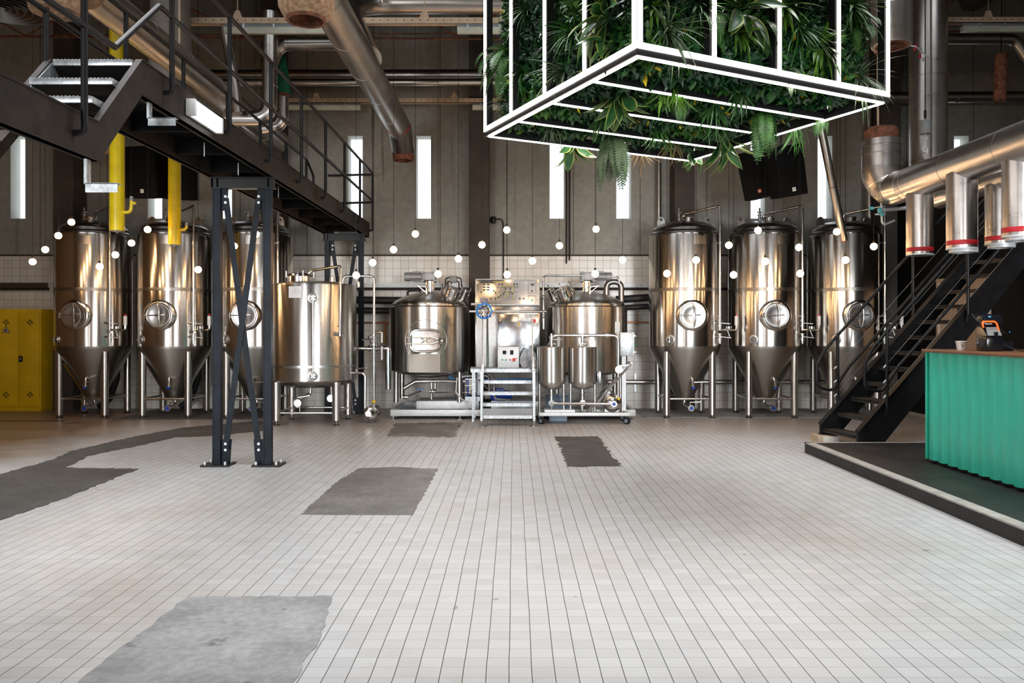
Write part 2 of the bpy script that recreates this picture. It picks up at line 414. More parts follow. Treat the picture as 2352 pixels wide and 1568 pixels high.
def root_of(o):
    while o.parent: o = o.parent
    return o
def obj(name, mb, mat, parent=None, recalc=True, sharp=35, loc=None):
    me = bpy.data.meshes.new(name)
    if recalc: bmesh.ops.recalc_face_normals(mb.bm, faces=mb.bm.faces[:])
    org = Vector((0, 0, 0))
    if parent is not None: org = root_of(parent).location.copy()
    elif loc is not None: org = Vector(loc)
    if org.length: bmesh.ops.translate(mb.bm, verts=mb.bm.verts[:], vec=-org)
    mb.bm.to_mesh(me); mb.bm.free()
    for m in (mat if isinstance(mat, (list, tuple)) else [mat]): me.materials.append(MATS[m] if isinstance(m, str) else m)
    if sharp: me.set_sharp_from_angle(angle=R(sharp))
    o = bpy.data.objects.new(name, me); COL.objects.link(o)
    if parent is not None: o.parent = parent
    elif loc is not None: o.location = org
    return o
def tag(o, label, cat, group=None, kind=None):
    o['label'] = label; o['category'] = cat
    if group: o['group'] = group
    if kind: o['kind'] = kind
    return o
def thing(name, label, cat, loc=(0, 0, 0), group=None):
    o = bpy.data.objects.new(name, None); COL.objects.link(o); o.location = loc; o.empty_display_size = 0.1
    return tag(o, label, cat, group)
def struct(name, mb, mat, parent=None, label=None, sharp=35):
    o = obj(name, mb, mat, parent, sharp=sharp)
    if parent is None: o['kind'] = 'structure'
    if label: o['label'] = label
    return o
def dup(root, loc, label, group=None, rotz=0):
    def cp(o, par):
        c = o.copy(); COL.objects.link(c)
        if par: c.parent = par
        for ch in KIDS.get(o, []): cp(ch, c)
        return c
    KIDS = {}
    for o in list(COL.objects):
        if o.parent: KIDS.setdefault(o.parent, []).append(o)
    r = cp(root, None); r.location = loc; r['label'] = label; r.rotation_euler[2] = rotz
    if group: r['group'] = group
    return r
def at(px, py, d):
    """the place at depth d that stands at this point of the photograph"""
    return Vector(((px-VX)/FPX*d, d, H-(py-VY)/FPX*d))
def fl(px, py, z=0.0):
    d = FPX*(H-z)/(py-VY); return Vector(((px-VX)/FPX*d, d, z))
def text(parent, name, body, c, size, mat, right=(1, 0, 0), up=(0, 0, 1), depth=0.002):
    """raised lettering centred on c"""
    cu = bpy.data.curves.new(name, 'FONT'); cu.body = body; cu.size = size; cu.align_x = 'CENTER'; cu.align_y = 'CENTER'; cu.extrude = depth
    t = bpy.data.objects.new(name, cu); COL.objects.link(t)
    dg = bpy.context.evaluated_depsgraph_get(); me = bpy.data.meshes.new_from_object(t.evaluated_get(dg))
    bpy.data.objects.remove(t)
    x = Vector(right).normalized(); u = Vector(up).normalized(); n = x.cross(u)
    m = Matrix((x, u, n)).transposed().to_4x4(); m.translation = Vector(c)-root_of(parent).location
    me.transform(m); me.materials.clear(); me.materials.append(MATS[mat]); me.name = name
    o = bpy.data.objects.new(name, me); COL.objects.link(o); o.parent = parent
    return o
# ================================================================== THE SHELL
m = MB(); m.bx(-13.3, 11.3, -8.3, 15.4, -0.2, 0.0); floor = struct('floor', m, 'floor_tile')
def patch(name, pts, mat, jit=0.02, z=0.004, pix=True):
    P = [fl(*p) if pix else Vector((p[0], p[1], 0)) for p in pts]; out = []
    for a, b in zip(P, P[1:]+P[:1]):
        n = max(2, int((b-a).length/0.06))
        for i in range(n):
            q = a.lerp(b, i/n); j = jit if i else jit*0.3
            out.append((q.x+random.uniform(-j, j), q.y+random.uniform(-j, j), 0.0005))
    mm = MB(); mm.prism(out, (0, 0, z)); o = obj(name, mm, mat, floor); o['label'] = 'bare grey concrete where the tiles are gone'; return o
patch('concrete_patch', [(430, 1372), (764, 1369), (738, 1460), (672, 1568), (600, 1700), (60, 1700), (180, 1568), (330, 1450)], 'screed', 0.012)
patch('concrete_patch', [(824, 1076), (905, 1073), (1005, 1077), (948, 1183), (691, 1182), (770, 1110)], 'screed_mid', 0.012)
patch('concrete_patch', [(1276, 1003), (1374, 1002), (1402, 1040), (1427, 1071), (1303, 1072), (1290, 1035)], 'screed_dark', 0.025)
patch('concrete_patch', [(908, 972), (1060, 970), (1040, 1004), (890, 1002)], 'screed_mid', 0.05)
patch('concrete_patch', [(-60, 1100), (0, 1089), (120, 1056), (163, 1036), (240, 1018), (322, 1000), (420, 982), (600, 966), (640, 972), (600, 990), (478, 1002), (402, 1004), (326, 1022), (203, 1047), (152, 1074), (320, 1077), (280, 1092), (160, 1140), (0, 1195), (-60, 1215)], 'screed_dark', 0.02)
patch('concrete_patch', [(2.3, 13.5), (6.6, 13.5), (6.9, 15.0), (2.3, 15.0)], 'screed', 0.04, 0.004, False)
patch('concrete_patch', [(-6.9, 13.2), (-4.2, 13.3), (-4.0, 15.0), (-6.9, 15.0)], 'screed_dark', 0.04, 0.003, False)
mm = MB(); mm.bx(-13, -7.6, 13.0, 13.07, 0.0, 0.003)
g = obj('floor_gutter', mm, 'ink_black', floor)

# back wall: concrete above, tiles below, slit windows
WIN = [-10.97, -9.67, -7.00, -5.64, -3.09, -1.76, 0.845, 2.145, 4.765, 6.07, 8.73]
WZ0, WZ1, WHW, TZ = 3.69, 5.33, 0.158, 2.975
B, T = BACK_Y, 0.30
m = MB(); m.bx(-13.3, 11.3, B, B+T, TZ, WZ0); m.bx(-13.3, 11.3, B, B+T, WZ1, CEIL_Z)
xs = [-13.3] + [v for c in WIN for v in (c-WHW, c+WHW)] + [11.3]
for a, b in zip(xs[::2], xs[1::2]): m.bx(a, b, B, B+T, WZ0, WZ1)
struct('wall_back', m, 'concrete_wall')
m = MB(); m.bx(-13.3, 11.3, B-0.012, B+T, 0, TZ); struct('wall_back_tiles', m, 'wall_tile')
m = MB(); m.bx(-13.3, 11.3, B-0.02, B+0.05, TZ-0.005, TZ+0.03); struct('trim_1', m, 'beam_concrete')
for i, c in enumerate(WIN):
    m = MB(); e = 0.016
    m.bx(c-WHW, c-WHW+e, B-0.003, B+T, WZ0, WZ1); m.bx(c+WHW-e, c+WHW, B-0.003, B+T, WZ0, WZ1)
    m.bx(c-WHW+e, c+WHW-e, B-0.003, B+T, WZ0, WZ0+e); m.bx(c-WHW+e, c+WHW-e, B-0.003, B+T, WZ1-e, WZ1)
    wo = struct('window_%d' % (i+1), m, 'white_reveal')
    m = MB(); m.bx(c-WHW+e, c+WHW-e, B+T-0.05, B+T-0.04, WZ0+e, WZ1-e); obj('pane', m, 'window_glass', wo)
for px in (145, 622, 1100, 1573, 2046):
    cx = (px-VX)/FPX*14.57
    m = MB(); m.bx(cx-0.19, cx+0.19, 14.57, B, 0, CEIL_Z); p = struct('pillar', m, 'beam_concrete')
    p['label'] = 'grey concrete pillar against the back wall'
# other walls
m = MB()
ys = [-8.3] + [v for c, wd in LEFT_OPEN for v in (c-wd/2, c+wd/2)] + [15.3]
m.bx(LEFT_X-0.3, LEFT_X, -8.3, 15.34, 0, LEFT_Z[0]); m.bx(LEFT_X-0.3, LEFT_X, -8.3, 15.34, LEFT_Z[1], CEIL_Z)
for a, b in zip(ys[::2], ys[1::2]): m.bx(LEFT_X-0.3, LEFT_X, a, b, LEFT_Z[0], LEFT_Z[1])
struct('wall_left', m, 'brown_wall')
m = MB(); m.bx(RIGHT_X, RIGHT_X+0.3, -8.3, 15.34, 0, CEIL_Z); struct('wall_right', m, 'concrete_wall')
m = MB(); fs = [LEFT_X-0.3] + [v for c, wd, _ in FRONT_OPEN for v in (c-wd/2, c+wd/2)] + [RIGHT_X+0.3]
m.bx(fs[0], fs[-1], FRONT_Y-0.3, FRONT_Y, FRONT_Z[1], CEIL_Z); m.bx(fs[0], fs[-1], FRONT_Y-0.3, FRONT_Y, 0, FRONT_Z[0])
for a, b in zip(fs[::2], fs[1::2]): m.bx(a, b, FRONT_Y-0.3, FRONT_Y, FRONT_Z[0], FRONT_Z[1])
struct('wall_front', m, 'dark_panel')
for x in (-11.5, -10.2, -7.6, -7.3, -4.3, -3.9, -3.5, -3.1, -0.9, 0.25, 1.6, 3.4, 6.3, 6.5, 8.9, 9.3, 10.2):
    m = MB(); m.bx(x-0.11, x+0.11, FRONT_Y, FRONT_Y+0.08, 0, 7.4); s_ = struct('reflection_strip', m, 'reflection_orange')  # orange strips added behind the camera for the tanks to reflect
k = len(WIN)
for c, wd, _ in FRONT_OPEN:
    k += 1; m = MB(); x0, x1 = c-wd/2, c+wd/2
    for x in (x0+0.03, x1-0.03): m.bx(x-0.03, x+0.03, FRONT_Y-0.15, FRONT_Y-0.08, *FRONT_Z)
    for j in range(1, 3): xx = x0+wd*j/3; m.bx(xx-0.06, xx+0.06, FRONT_Y-0.15, FRONT_Y-0.08, *FRONT_Z)
    for z in (FRONT_Z[0]+0.03, 2.3, 4.0, FRONT_Z[1]-0.03): m.bx(x0, x1, FRONT_Y-0.15, FRONT_Y-0.08, z-0.025, z+0.025)
    struct('window_%d' % k, m, 'black_steel')
for c, wd in LEFT_OPEN:
    k += 1; m = MB()
    for y in (c-wd/2+0.03, c, c+wd/2-0.03): m.bx(LEFT_X-0.15, LEFT_X-0.08, y-0.03, y+0.03, *LEFT_Z)
    for z in (LEFT_Z[0]+0.03, LEFT_Z[1]-0.03): m.bx(LEFT_X-0.15, LEFT_X-0.08, c-wd/2, c+wd/2, z-0.03, z+0.03)
    struct('window_%d' % k, m, 'black_steel')
m = MB(); ye = [-8.3] + [v for cy, ln, _ in ROOF_ROWS for v in (cy-ln/2, cy+ln/2)] + [15.4]
for a, b in zip(ye[::2], ye[1::2]): m.bx(-13.3, 11.3, a, b, CEIL_Z, CEIL_Z+0.2)
cs = [-13.3] + [v for c, wd in ROOF_X for v in (c-wd/2, c+wd/2)] + [11.3]
for cy, ln, _ in ROOF_ROWS:
    for a, b in zip(cs[::2], cs[1::2]): m.bx(a, b, cy-ln/2, cy+ln/2, CEIL_Z, CEIL_Z+0.2)
struct('ceiling', m, 'ceiling_paint')
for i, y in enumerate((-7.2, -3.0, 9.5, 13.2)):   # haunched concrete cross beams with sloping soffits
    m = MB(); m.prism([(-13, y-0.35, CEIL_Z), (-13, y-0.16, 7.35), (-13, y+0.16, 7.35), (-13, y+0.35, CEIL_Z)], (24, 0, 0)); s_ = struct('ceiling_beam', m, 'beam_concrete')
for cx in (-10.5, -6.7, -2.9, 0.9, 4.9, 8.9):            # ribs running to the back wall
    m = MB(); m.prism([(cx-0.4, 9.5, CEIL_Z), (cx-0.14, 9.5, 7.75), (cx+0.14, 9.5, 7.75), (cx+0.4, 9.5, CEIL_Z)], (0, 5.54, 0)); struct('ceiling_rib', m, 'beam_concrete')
# unseen wall added to shade the upper back wall and the left bay
m = MB(); m.bx(-13, -6.4, 3.9, 4.1, 0, CEIL_Z); struct('shade_wall_brown', m, 'brown_wall'); m = MB(); m.bx(-6.4, -3.9, 3.9, 4.1, 3.55, CEIL_Z); m.bx(-2.3, 11, 3.9, 4.1, 3.55, CEIL_Z); m.bx(-3.9, -2.3, 3.9, 4.1, 5.2, CEIL_Z); struct('shade_wall', m, 'beam_concrete')
# thin roof ties
for y, z in ((11.6, 6.75), (13.6, 6.72)):
    m = MB(); m.cyl((-13, y, z), (11, y, z-0.1), 0.016, seg=8); m.cyl((-13, y, z-0.02), (11, y, z+0.1), 0.014, seg=8)
    for cx in (-8.6, -4.8, -1.0, 2.8, 6.6): m.cyl((cx, y, z), (cx+1.9, y, 7.75), 0.016, seg=8); m.cyl((cx, y, z), (cx-1.9, y, 7.75), 0.016, seg=8)
    struct('roof_tie', m, 'rust')
# black box room under the gallery on the right, with its door
WX = 7.25
m = MB(); m.bx(WX, WX+0.2, -8, 11.7, 0, 2.95); m.bx(WX, WX+0.2, 11.7, B, 0, 4.35); m.bx(WX, 11, -8, 11.7, 2.95, 3.1); m.bx(WX, 11, 11.7, 11.85, 3.1, 4.35)
struct('wall_right_black', m, 'black_wall')
m = MB(); m.bx(WX-0.03, WX, 11.2, 15.0, 0, 0.05); struct('baseboard_right', m, 'edge_strip')
m = MB(); y0, y1, zt = 11.75, 13.05, 2.34
m.bx(WX-0.04, WX-0.005, y0, y1, 0.06, zt)
dr = struct('door_1', m, 'beige_door')
m = MB(); m.bx(WX-0.07, WX-0.01, y0-0.06, y0, 0.05, zt+0.06); m.bx(WX-0.07, WX-0.01, y1, y1+0.06, 0.05, zt+0.06); m.bx(WX-0.07, WX-0.01, y0, y1, zt, zt+0.06); m.bx(WX-0.045, WX-0.035, y0+0.1, y0+0.11, 1.1, zt-0.06)
obj('door_frame', m, 'beige_door', dr)
m = MB(); m.bx(WX-0.06, WX-0.04, 12.2, 12.5, 1.80, 1.92); obj('peep_slot', m, 'ink_black', dr)
text(dr, 'lettering', 'NO ENTRY', (WX-0.042, 12.35, 1.70), 0.10, 'ink_black', (0, -1, 0))

# raised bar platform: black floor, pale edge strip
m = MB(); m.bx(3.68, WX, -8, 9.75, 0.0, 0.128)
pl = struct('platform', m, 'platform_black'); pl['label'] = 'low black stage floor under the bar counter'
m = MB(); m.bx(3.675, 3.79, -8, 9.755, 0.118, 0.132); m.bx(3.675, WX, 9.715, 9.757, 0.118, 0.132); obj('edge_strip', m, 'edge_strip', pl)

# cable trays on the back wall
def wall_tray(x0, x1, mat, label):
    m = MB(); z = 2.405
    m.bx(x0, x1, B-0.07, B-0.055, z-0.045, z+0.045)
    m.bx(x0, x1, B-0.055, B-0.013, z-0.045, z-0.04)
    n = int((x1-x0)/0.12)
    t = thing('cable_tray', label, 'cable tray', ((x0+x1)/2, B-0.06, z-0.045)); obj('rail', m, mat, t)
    m = MB()
    for i in range(n): m.box((x0+0.06+i*0.12, B-0.071, z), (0.045, 0.004, 0.012))
    s_ = obj('slot', m, 'steel_dark', t)
    m = MB(); m.bx(x0, x1, B-0.06, B-0.013, z-0.10, z-0.05); obj('back_channel', m, 'brown_steel', t)
wall_tray(-4.45, -0.86, 'galvanized_white', 'pale galvanized cable tray on the tiles behind the domed kettle with the oval hatch')
wall_tray(0.5, 2.62, 'galvanized_white', 'pale perforated cable tray on the tiles behind the kettle with the U pipe')
wall_tray(-12.9, -9.05, 'steel_dark', 'dark grey wall rail above the yellow cabinet')
wall_tray(3.55, 4.25, 'galvanized', 'short length of cable tray between two tall fermenters')
# ================================================================== TALL FERMENTERS (local: axis at x=y=0)
def valve(mb_body, p, d, r=0.022, L=0.10):
    """butterfly valve body with clamp rings along d"""
    p, d = Vector(p), Vector(d).normalized()
    mb_body.cyl(p-d*L/2, p+d*L/2, r*1.15, seg=14)
    for k in (-0.5, 0.5): mb_body.cyl(p+d*(L*k-0.008), p+d*(L*k+0.008), r*1.7, seg=14)
def make_fermenter():
    t = thing('fermenter', 'tall', 'fermenter')
    RR = 0.635
    m = MB(); m.lathe([(0.0, 1.235), (RR*0.98, 1.235), (RR, 1.25), (RR, 3.20), (RR-0.008, 3.225), (RR-0.03, 3.235), (RR-0.05, 3.235)], seg=96); body = obj('body', m, 'steel_polished', t)
    m = MB(); m.lathe([(RR+0.0015, 2.215), (RR+0.0025, 2.22), (RR+0.0025, 2.27), (RR+0.0015, 2.275)], seg=96); obj('weld_band', m, 'steel_cone', body)
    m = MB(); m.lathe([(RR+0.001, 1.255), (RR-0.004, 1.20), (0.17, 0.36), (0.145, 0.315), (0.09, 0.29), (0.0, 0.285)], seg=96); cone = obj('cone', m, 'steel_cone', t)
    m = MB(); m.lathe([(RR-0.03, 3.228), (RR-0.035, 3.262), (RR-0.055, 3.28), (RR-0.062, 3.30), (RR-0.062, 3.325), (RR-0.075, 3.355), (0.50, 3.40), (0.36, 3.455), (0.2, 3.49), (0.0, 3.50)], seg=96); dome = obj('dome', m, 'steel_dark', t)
    # top fittings
    m = MB(); m.cyl((0.03, -0.18, 3.47), (0.03, -0.18, 3.53), 0.10, seg=28); m.torus((0.03, -0.18, 3.535), (0, 0, 1), 0.10, 0.012, 28); m.cyl((0.03, -0.18, 3.53), (0.03, -0.18, 3.55), 0.085, seg=28); obj('top_hatch', m, 'steel_pipe', dome)
    m = MB(); m.cyl((-0.12, -0.12, 3.45), (-0.12, -0.12, 3.60), 0.022, seg=14); m.cyl((-0.12, -0.12, 3.60), (-0.12, -0.12, 3.72), 0.014, seg=12); m.cyl((-0.16, -0.12, 3.64), (-0.08, -0.12, 3.64), 0.012, seg=10); m.cyl((-0.12, -0.12, 3.585), (-0.12, -0.12, 3.605), 0.034, seg=16); obj('pressure_valve', m, 'steel_pipe', t)
    for sx in (-1, 1):
        m = MB(); pts = [(sx*0.42-0.07, 0.0, 3.38), (sx*0.42-0.07, 0.0, 3.50)] + [(sx*0.42+0.06*math.cos(PI-PI*i/8), 0, 3.52+0.06*math.sin(PI*i/8)) for i in range(9)] + [(sx*0.42+0.07, 0, 3.50), (sx*0.42+0.07, 0, 3.38)]
        m.prism(pts, (0, 0.014, 0)); lg = obj('lifting_lug', m, 'steel_pipe', t)
        m = MB(); m.cyl((sx*0.42, -0.002, 3.525), (sx*0.42, 0.017, 3.525), 0.024, seg=16); obj('eye', m, 'ink_black', lg)
    m = MB(); m.beam((-0.1, -0.50, 3.372), (0.33, -0.45, 3.372), 0.05, 0.008); m.cyl((0.0, -0.49, 3.31), (0.0, -0.49, 3.37), 0.008, seg=8); m.cyl((0.26, -0.46, 3.31), (0.26, -0.46, 3.37), 0.008, seg=8); obj('walkway_strip', m, 'steel_pipe', dome)
    # cleaning pipe: over the top and down the side
    X, Y = 0.52, -0.46
    m = MB(); m.tube([(-0.02, -0.02, 3.48), (-0.02, -0.02, 3.62), (X-0.05, Y+0.05, 3.70), (X, Y, 3.70), (X, Y, 1.53)], 0.021, 12, 0.07)
    for z in (3.56,): m.cyl((-0.02, -0.02, z-0.01), (-0.02, -0.02, z+0.01), 0.042, seg=16)
    m.cyl((X*0.91, Y*0.91, 3.06), (X, Y, 3.06), 0.008, seg=8); m.cyl((X, Y, 3.045), (X, Y, 3.075), 0.028, seg=14)
    m.cyl((X*0.91, Y*0.91, 1.78), (X, Y, 1.78), 0.008, seg=8); m.cyl((X, Y, 1.765), (X, Y, 1.795), 0.03, seg=14)
    pipe = obj('cleaning_pipe', m, 'steel_pipe', t)
    m = MB()
    valve(m, (X, Y, 1.66), (0, 0, 1)); valve(m, (X, Y, 1.42), (0, 0, 1)); m.cyl((X, Y, 1.30), (X, Y, 1.40), 0.02, seg=12)
    m.tube([(X, Y, 1.54), (X+0.26, Y-0.02, 1.535), (X+0.28, Y-0.02, 1.56), (X+0.28, Y-0.02, 1.62)], 0.018, 10, 0.04); valve(m, (X+0.12, Y-0.01, 1.54), (1, 0, 0), 0.018, 0.08)
    m.cyl((X+0.14, Y-0.05, 1.56), (X+0.14, Y-0.05, 1.60), 0.05, seg=18)
    m.cyl((X-0.09, Y, 1.66), (X+0.01, Y, 1.66), 0.018, seg=10); m.cyl((X-0.09, Y, 1.42), (X, Y, 1.42), 0.018, seg=10)
    ca = obj('valve_cluster', m, 'steel_pipe', t)
    m = MB(); m.beam((X, Y-0.05, 1.66), (X+0.16, Y-0.06, 1.645), 0.02, 0.012); m.beam((X, Y-0.05, 1.42), (X+0.18, Y-0.06, 1.40), 0.02, 0.012); m.beam((X+0.12, Y-0.03, 1.54), (X+0.16, Y-0.05, 1.42), 0.02, 0.012); obj('valve_handle', m, 'galvanized_white', ca)
    m = MB(); m.cyl((X+0.28, Y-0.02, 1.62), (X+0.28, Y-0.02, 1.78), 0.032, seg=16); obj('sight_glass', m, 'white_plastic', ca)
    m = MB(); m.cyl((X+0.28, Y-0.02, 1.78), (X+0.28, Y-0.02, 1.815), 0.014, seg=12); obj('red_knob', m, 'red_plastic', ca)
    # manway
    my, mz = -RR, 1.79
    m = MB(); m.lathe([(0.285, -0.075), (0.272, 0.01), (0.235, 0.045), (0.215, 0.05), (0.20, 0.045), (0.195, 0.02)], (0, my+0.015, mz), (0, -1, 0), 64); mw = obj('manway', m, 'steel_polished', t)
    m = MB(); m.lathe([(0.205, 0.035), (0.20, 0.05), (0.19, 0.052), (0.13, 0.035), (0.06, 0.028), (0.0, 0.026)], (0, my+0.015, mz), (0, -1, 0), 64); md = obj('manway_door', m, 'steel_satin', mw)
    m = MB(); yy = my-0.065
    m.tube([(-0.225, yy+0.01, mz), (-0.1, yy-0.01, mz), (0.12, yy-0.01, mz+0.005)], 0.011, 10); m.cyl((-0.23, yy+0.01, mz-0.045), (-0.23, yy+0.01, mz+0.045), 0.012, seg=10)
    m.tube([(0.0, yy+0.01, mz+0.20), (0.03, yy-0.02, mz+0.09), (0.035, yy-0.02, mz-0.08), (0.02, yy+0.01, mz-0.20)], 0.010, 10, 0.1); m.cyl((0, yy+0.03, mz), (0, yy-0.035, mz), 0.022, seg=14)
    obj('manway_handle', m, 'steel_pipe', md)
    # sample cock and thermometer pocket
    a = R(-34); sx, sy = math.sin(a)*RR, -math.cos(a)*RR; n = Vector((math.sin(a), -math.cos(a), 0))
    m = MB(); m.lathe([(0.085, -0.01), (0.08, 0.006), (0.06, 0.012), (0.055, 0.022), (0.0, 0.022)], (sx, sy, 1.37), n, 32); sp = obj('sample_port', m, 'steel_satin', t)
    m = MB(); p = Vector((sx, sy, 1.37)); m.cyl(p, p+n*0.09, 0.016, seg=12); m.cyl(p+n*0.06+Vector((0, 0, -0.05)), p+n*0.06+Vector((0, 0, 0.05)), 0.012, seg=10); m.cyl(p+n*0.06-Vector((0.04, 0, 0)), p+n*0.06+Vector((0.04, 0, 0)), 0.009, seg=10); obj('sample_cock', m, 'steel_pipe', sp)
    # name plate
    m = MB()
    for i in range(6):
        a0 = R(2+i*3.4); a1 = R(2+(i+1)*3.4); r_ = RR+0.004
        m.prism([(math.sin(a0)*r_, -math.cos(a0)*r_, 3.02), (math.sin(a1)*r_, -math.cos(a1)*r_, 3.02), (math.sin(a1)*r_, -math.cos(a1)*r_, 3.17), (math.sin(a0)*r_, -math.cos(a0)*r_, 3.17)], (math.sin(a0)*0.003, -math.cos(a0)*0.003, 0))
    obj('name_plate', m, 'steel_dark', body)
    # racking arm and bottom drain
    m = MB(); m.cyl((0.05, -0.26, 0.70), (0.05, -0.34, 0.66), 0.045, seg=18); m.tube([(0.05, -0.30, 0.70), (0.05, -0.36, 0.70), (0.06, -0.40, 0.60)], 0.022, 12, 0.03); valve(m, (0.06, -0.40, 0.60), (0.05, -0.2, -1)); m.beam((0.06, -0.40, 0.62), (0.26, -0.41, 0.63), 0.02, 0.012); m.cyl((0.05, -0.33, 0.72), (0.05, -0.33, 0.80), 0.014, seg=10); ra = obj('racking_valve', m, 'steel_pipe', t)
    m = MB(); m.cyl((0.062, -0.415, 0.53), (0.064, -0.425, 0.50), 0.035, seg=16); obj('blue_cap', m, 'blue_paint', ra)
    m = MB(); m.tube([(0, 0, 0.30), (0, 0, 0.19), (0.03, -0.25, 0.165), (0.035, -0.33, 0.165)], 0.026, 12, 0.06); m.cyl((0.035, -0.33, 0.165), (0.035, -0.40, 0.165), 0.055, seg=20); m.cyl((0.035, -0.30, 0.18), (0.035, -0.30, 0.27), 0.012, seg=10); m.beam((0.035, -0.30, 0.26), (0.22, -0.32, 0.27), 0.018, 0.012); dv = obj('drain_valve', m, 'steel_pipe', t)
    m = MB(); m.cyl((0.035, -0.39, 0.165), (0.035, -0.41, 0.165), 0.035, seg=16); obj('blue_cap', m, 'blue_paint', dv)
    # legs, feet and stretchers
    for sx in (-1, 1):
        for sy in (-1, 1):
            x, y = sx*0.40, sy*0.40
            m = MB(); m.cyl((x, y, 0.05), (x, y, 1.16), 0.062, seg=28); lg = obj('leg', m, 'steel_brushed', t)
            m = MB(); m.cyl((x, y, 0.02), (x, y, 0.06), 0.025, seg=14); m.cyl((x, y, 0.0), (x, y, 0.022), 0.068, 0.045, seg=24); obj('foot', m, 'steel_dark', lg)
    for a, b in (((-0.4, -0.4), (0.4, -0.4)), ((-0.4, 0.4), (0.4, 0.4)), ((-0.4, -0.4), (-0.4, 0.4)), ((0.4, -0.4), (0.4, 0.4))):
        m = MB(); m.cyl((a[0], a[1], 0.33), (b[0], b[1], 0.33), 0.018, seg=12); obj('stretcher', m, 'steel_brushed', t)
    return t
ferm = make_fermenter()
GF = 'tall conical fermenters along the back wall'
ferm.location = (-7.56, 13.9, 0); ferm['label'] = 'tall shiny conical fermenter standing next to the yellow cabinet'; ferm['group'] = GF
for (x, y, lab) in ((-6.10, 13.9, 'tall conical fermenter with a yellow pipe before its dome, second from the cabinet'),
                    (-4.63, 13.9, 'tall conical fermenter seen through the cross braces of the black trestle'),
                    (3.08, 13.92, 'tall conical fermenter next to the brew kettle and grey switch box'),
                    (4.52, 13.92, 'tall conical fermenter under the pair of tilted black loudspeakers'),
                    (5.96, 13.92, 'tall conical fermenter half hidden behind the black stair rails')):
    dup(ferm, (x, y, 0), lab, GF)

# ================================================================== WIDE STORAGE TANK
C = Vector((-3.35, 12.9, 0))
t = thing('storage_tank', 'wide upright steel storage tank on four legs right of the trestle', 'tank', C)
RT = 0.705
m = MB(); m.lathe([(0, 0.70), (RT*0.96, 0.70), (RT, 0.725), (RT, 2.26), (RT-0.012, 2.285), (0.45, 2.335), (0.0, 2.36)], C, seg=112); body = obj('body', m, 'steel_brushed', t)
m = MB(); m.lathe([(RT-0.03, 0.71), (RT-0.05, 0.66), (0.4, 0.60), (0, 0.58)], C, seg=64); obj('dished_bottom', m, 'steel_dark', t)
m = MB(); m.lathe([(RT+0.0015, 0.93), (RT+0.0025, 0.94), (RT+0.0025, 0.965), (RT+0.0015, 0.975)], C, seg=112); obj('weld_band', m, 'steel_satin', body)
def on_drum(c, r, ang, z): return Vector((c.x+math.sin(ang)*r, c.y-math.cos(ang)*r, z)), Vector((math.sin(ang), -math.cos(ang), 0))
mc = C+Vector((-0.16, -0.25, 0))
m = MB(); m.cyl(mc+Vector((0, 0, 2.30)), mc+Vector((0, 0, 2.42)), 0.20, seg=40); m.torus(mc+Vector((0, 0, 2.425)), (0, 0, 1), 0.205, 0.014, 40); m.lathe([(0.21, 2.43), (0.2, 2.45), (0.1, 2.475), (0, 2.48)], mc, seg=40)
for a in (0.4, 2.0, 3.6, 5.2): q = mc+Vector((0.22*math.cos(a), 0.22*math.sin(a), 2.40)); m.cyl(q, q+Vector((0, 0, 0.1)), 0.014, seg=8)
obj('top_manhole', m, 'steel_pipe', t)
X0 = at(782, 0, 12.25).x
m = MB(); q = mc+Vector((0.1, 0.05, 2.44)); m.tube([q, q+Vector((0.1, 0, 0.08)), (X0-0.05, 12.3, 2.555), (X0, 12.25, 2.55), (X0, 12.22, 1.50)], 0.021, 12, 0.07); m.cyl((X0-0.10, 12.26, 1.48), (X0+0.06, 12.22, 1.46), 0.03, seg=14); m.cyl((X0-0.05, 12.27, 1.6), (X0+0.04, 12.22, 1.6), 0.012, seg=10); m.cyl((X0, 12.22, 1.5), (X0, 12.22, 1.45), 0.04, seg=14); obj('cleaning_pipe', m, 'steel_pipe', t)
m = MB(); q = C+Vector((0.30, 0.05, 2.30)); m.cyl(q, q+Vector((0, 0, 0.12)), 0.045, seg=18); m.cyl(q+Vector((0.42, 0.1, -0.04)), q+Vector((0.42, 0.1, 0.05)), 0.03, seg=14); obj('top_socket', m, 'steel_pipe', t)
for z in (2.05, 0.815):
    p, n = on_drum(C, RT, R(14), z); m = MB(); m.lathe([(0.085, -0.012), (0.08, 0.006), (0.06, 0.01), (0.045, 0.03), (0, 0.03)], p, n, 32); m.cyl(p, p+n*0.08, 0.016, seg=12); m.cyl(p+n*0.06-Vector((0, 0, 0.05)), p+n*0.06+Vector((0, 0, 0.05)), 0.011, seg=8); m.cyl(p+n*0.06-Vector((0.05, 0, 0)), p+n*0.06+Vector((0.05, 0, 0)), 0.009, seg=8); obj('gauge_socket', m, 'steel_satin', t)
p, n = on_drum(C, RT+0.03, R(14), 0.85); p2 = p.copy(); p2.z = 2.0
m = MB(); m.cyl(p, p2, 0.011, seg=10); obj('level_tube', m, 'steel_pipe', t)
m = MB()
for i in range(5):
    a0 = R(-18+i*3.6); a1 = R(-18+(i+1)*3.6); r_ = RT+0.003
    m.prism([(C.x+math.sin(a)*r_, C.y-math.cos(a)*r_, z) for a, z in ((a0, 2.05), (a1, 2.05), (a1, 2.235), (a0, 2.235))], (0, -0.003, 0))
npz = obj('name_plate', m, 'badge_white', body)
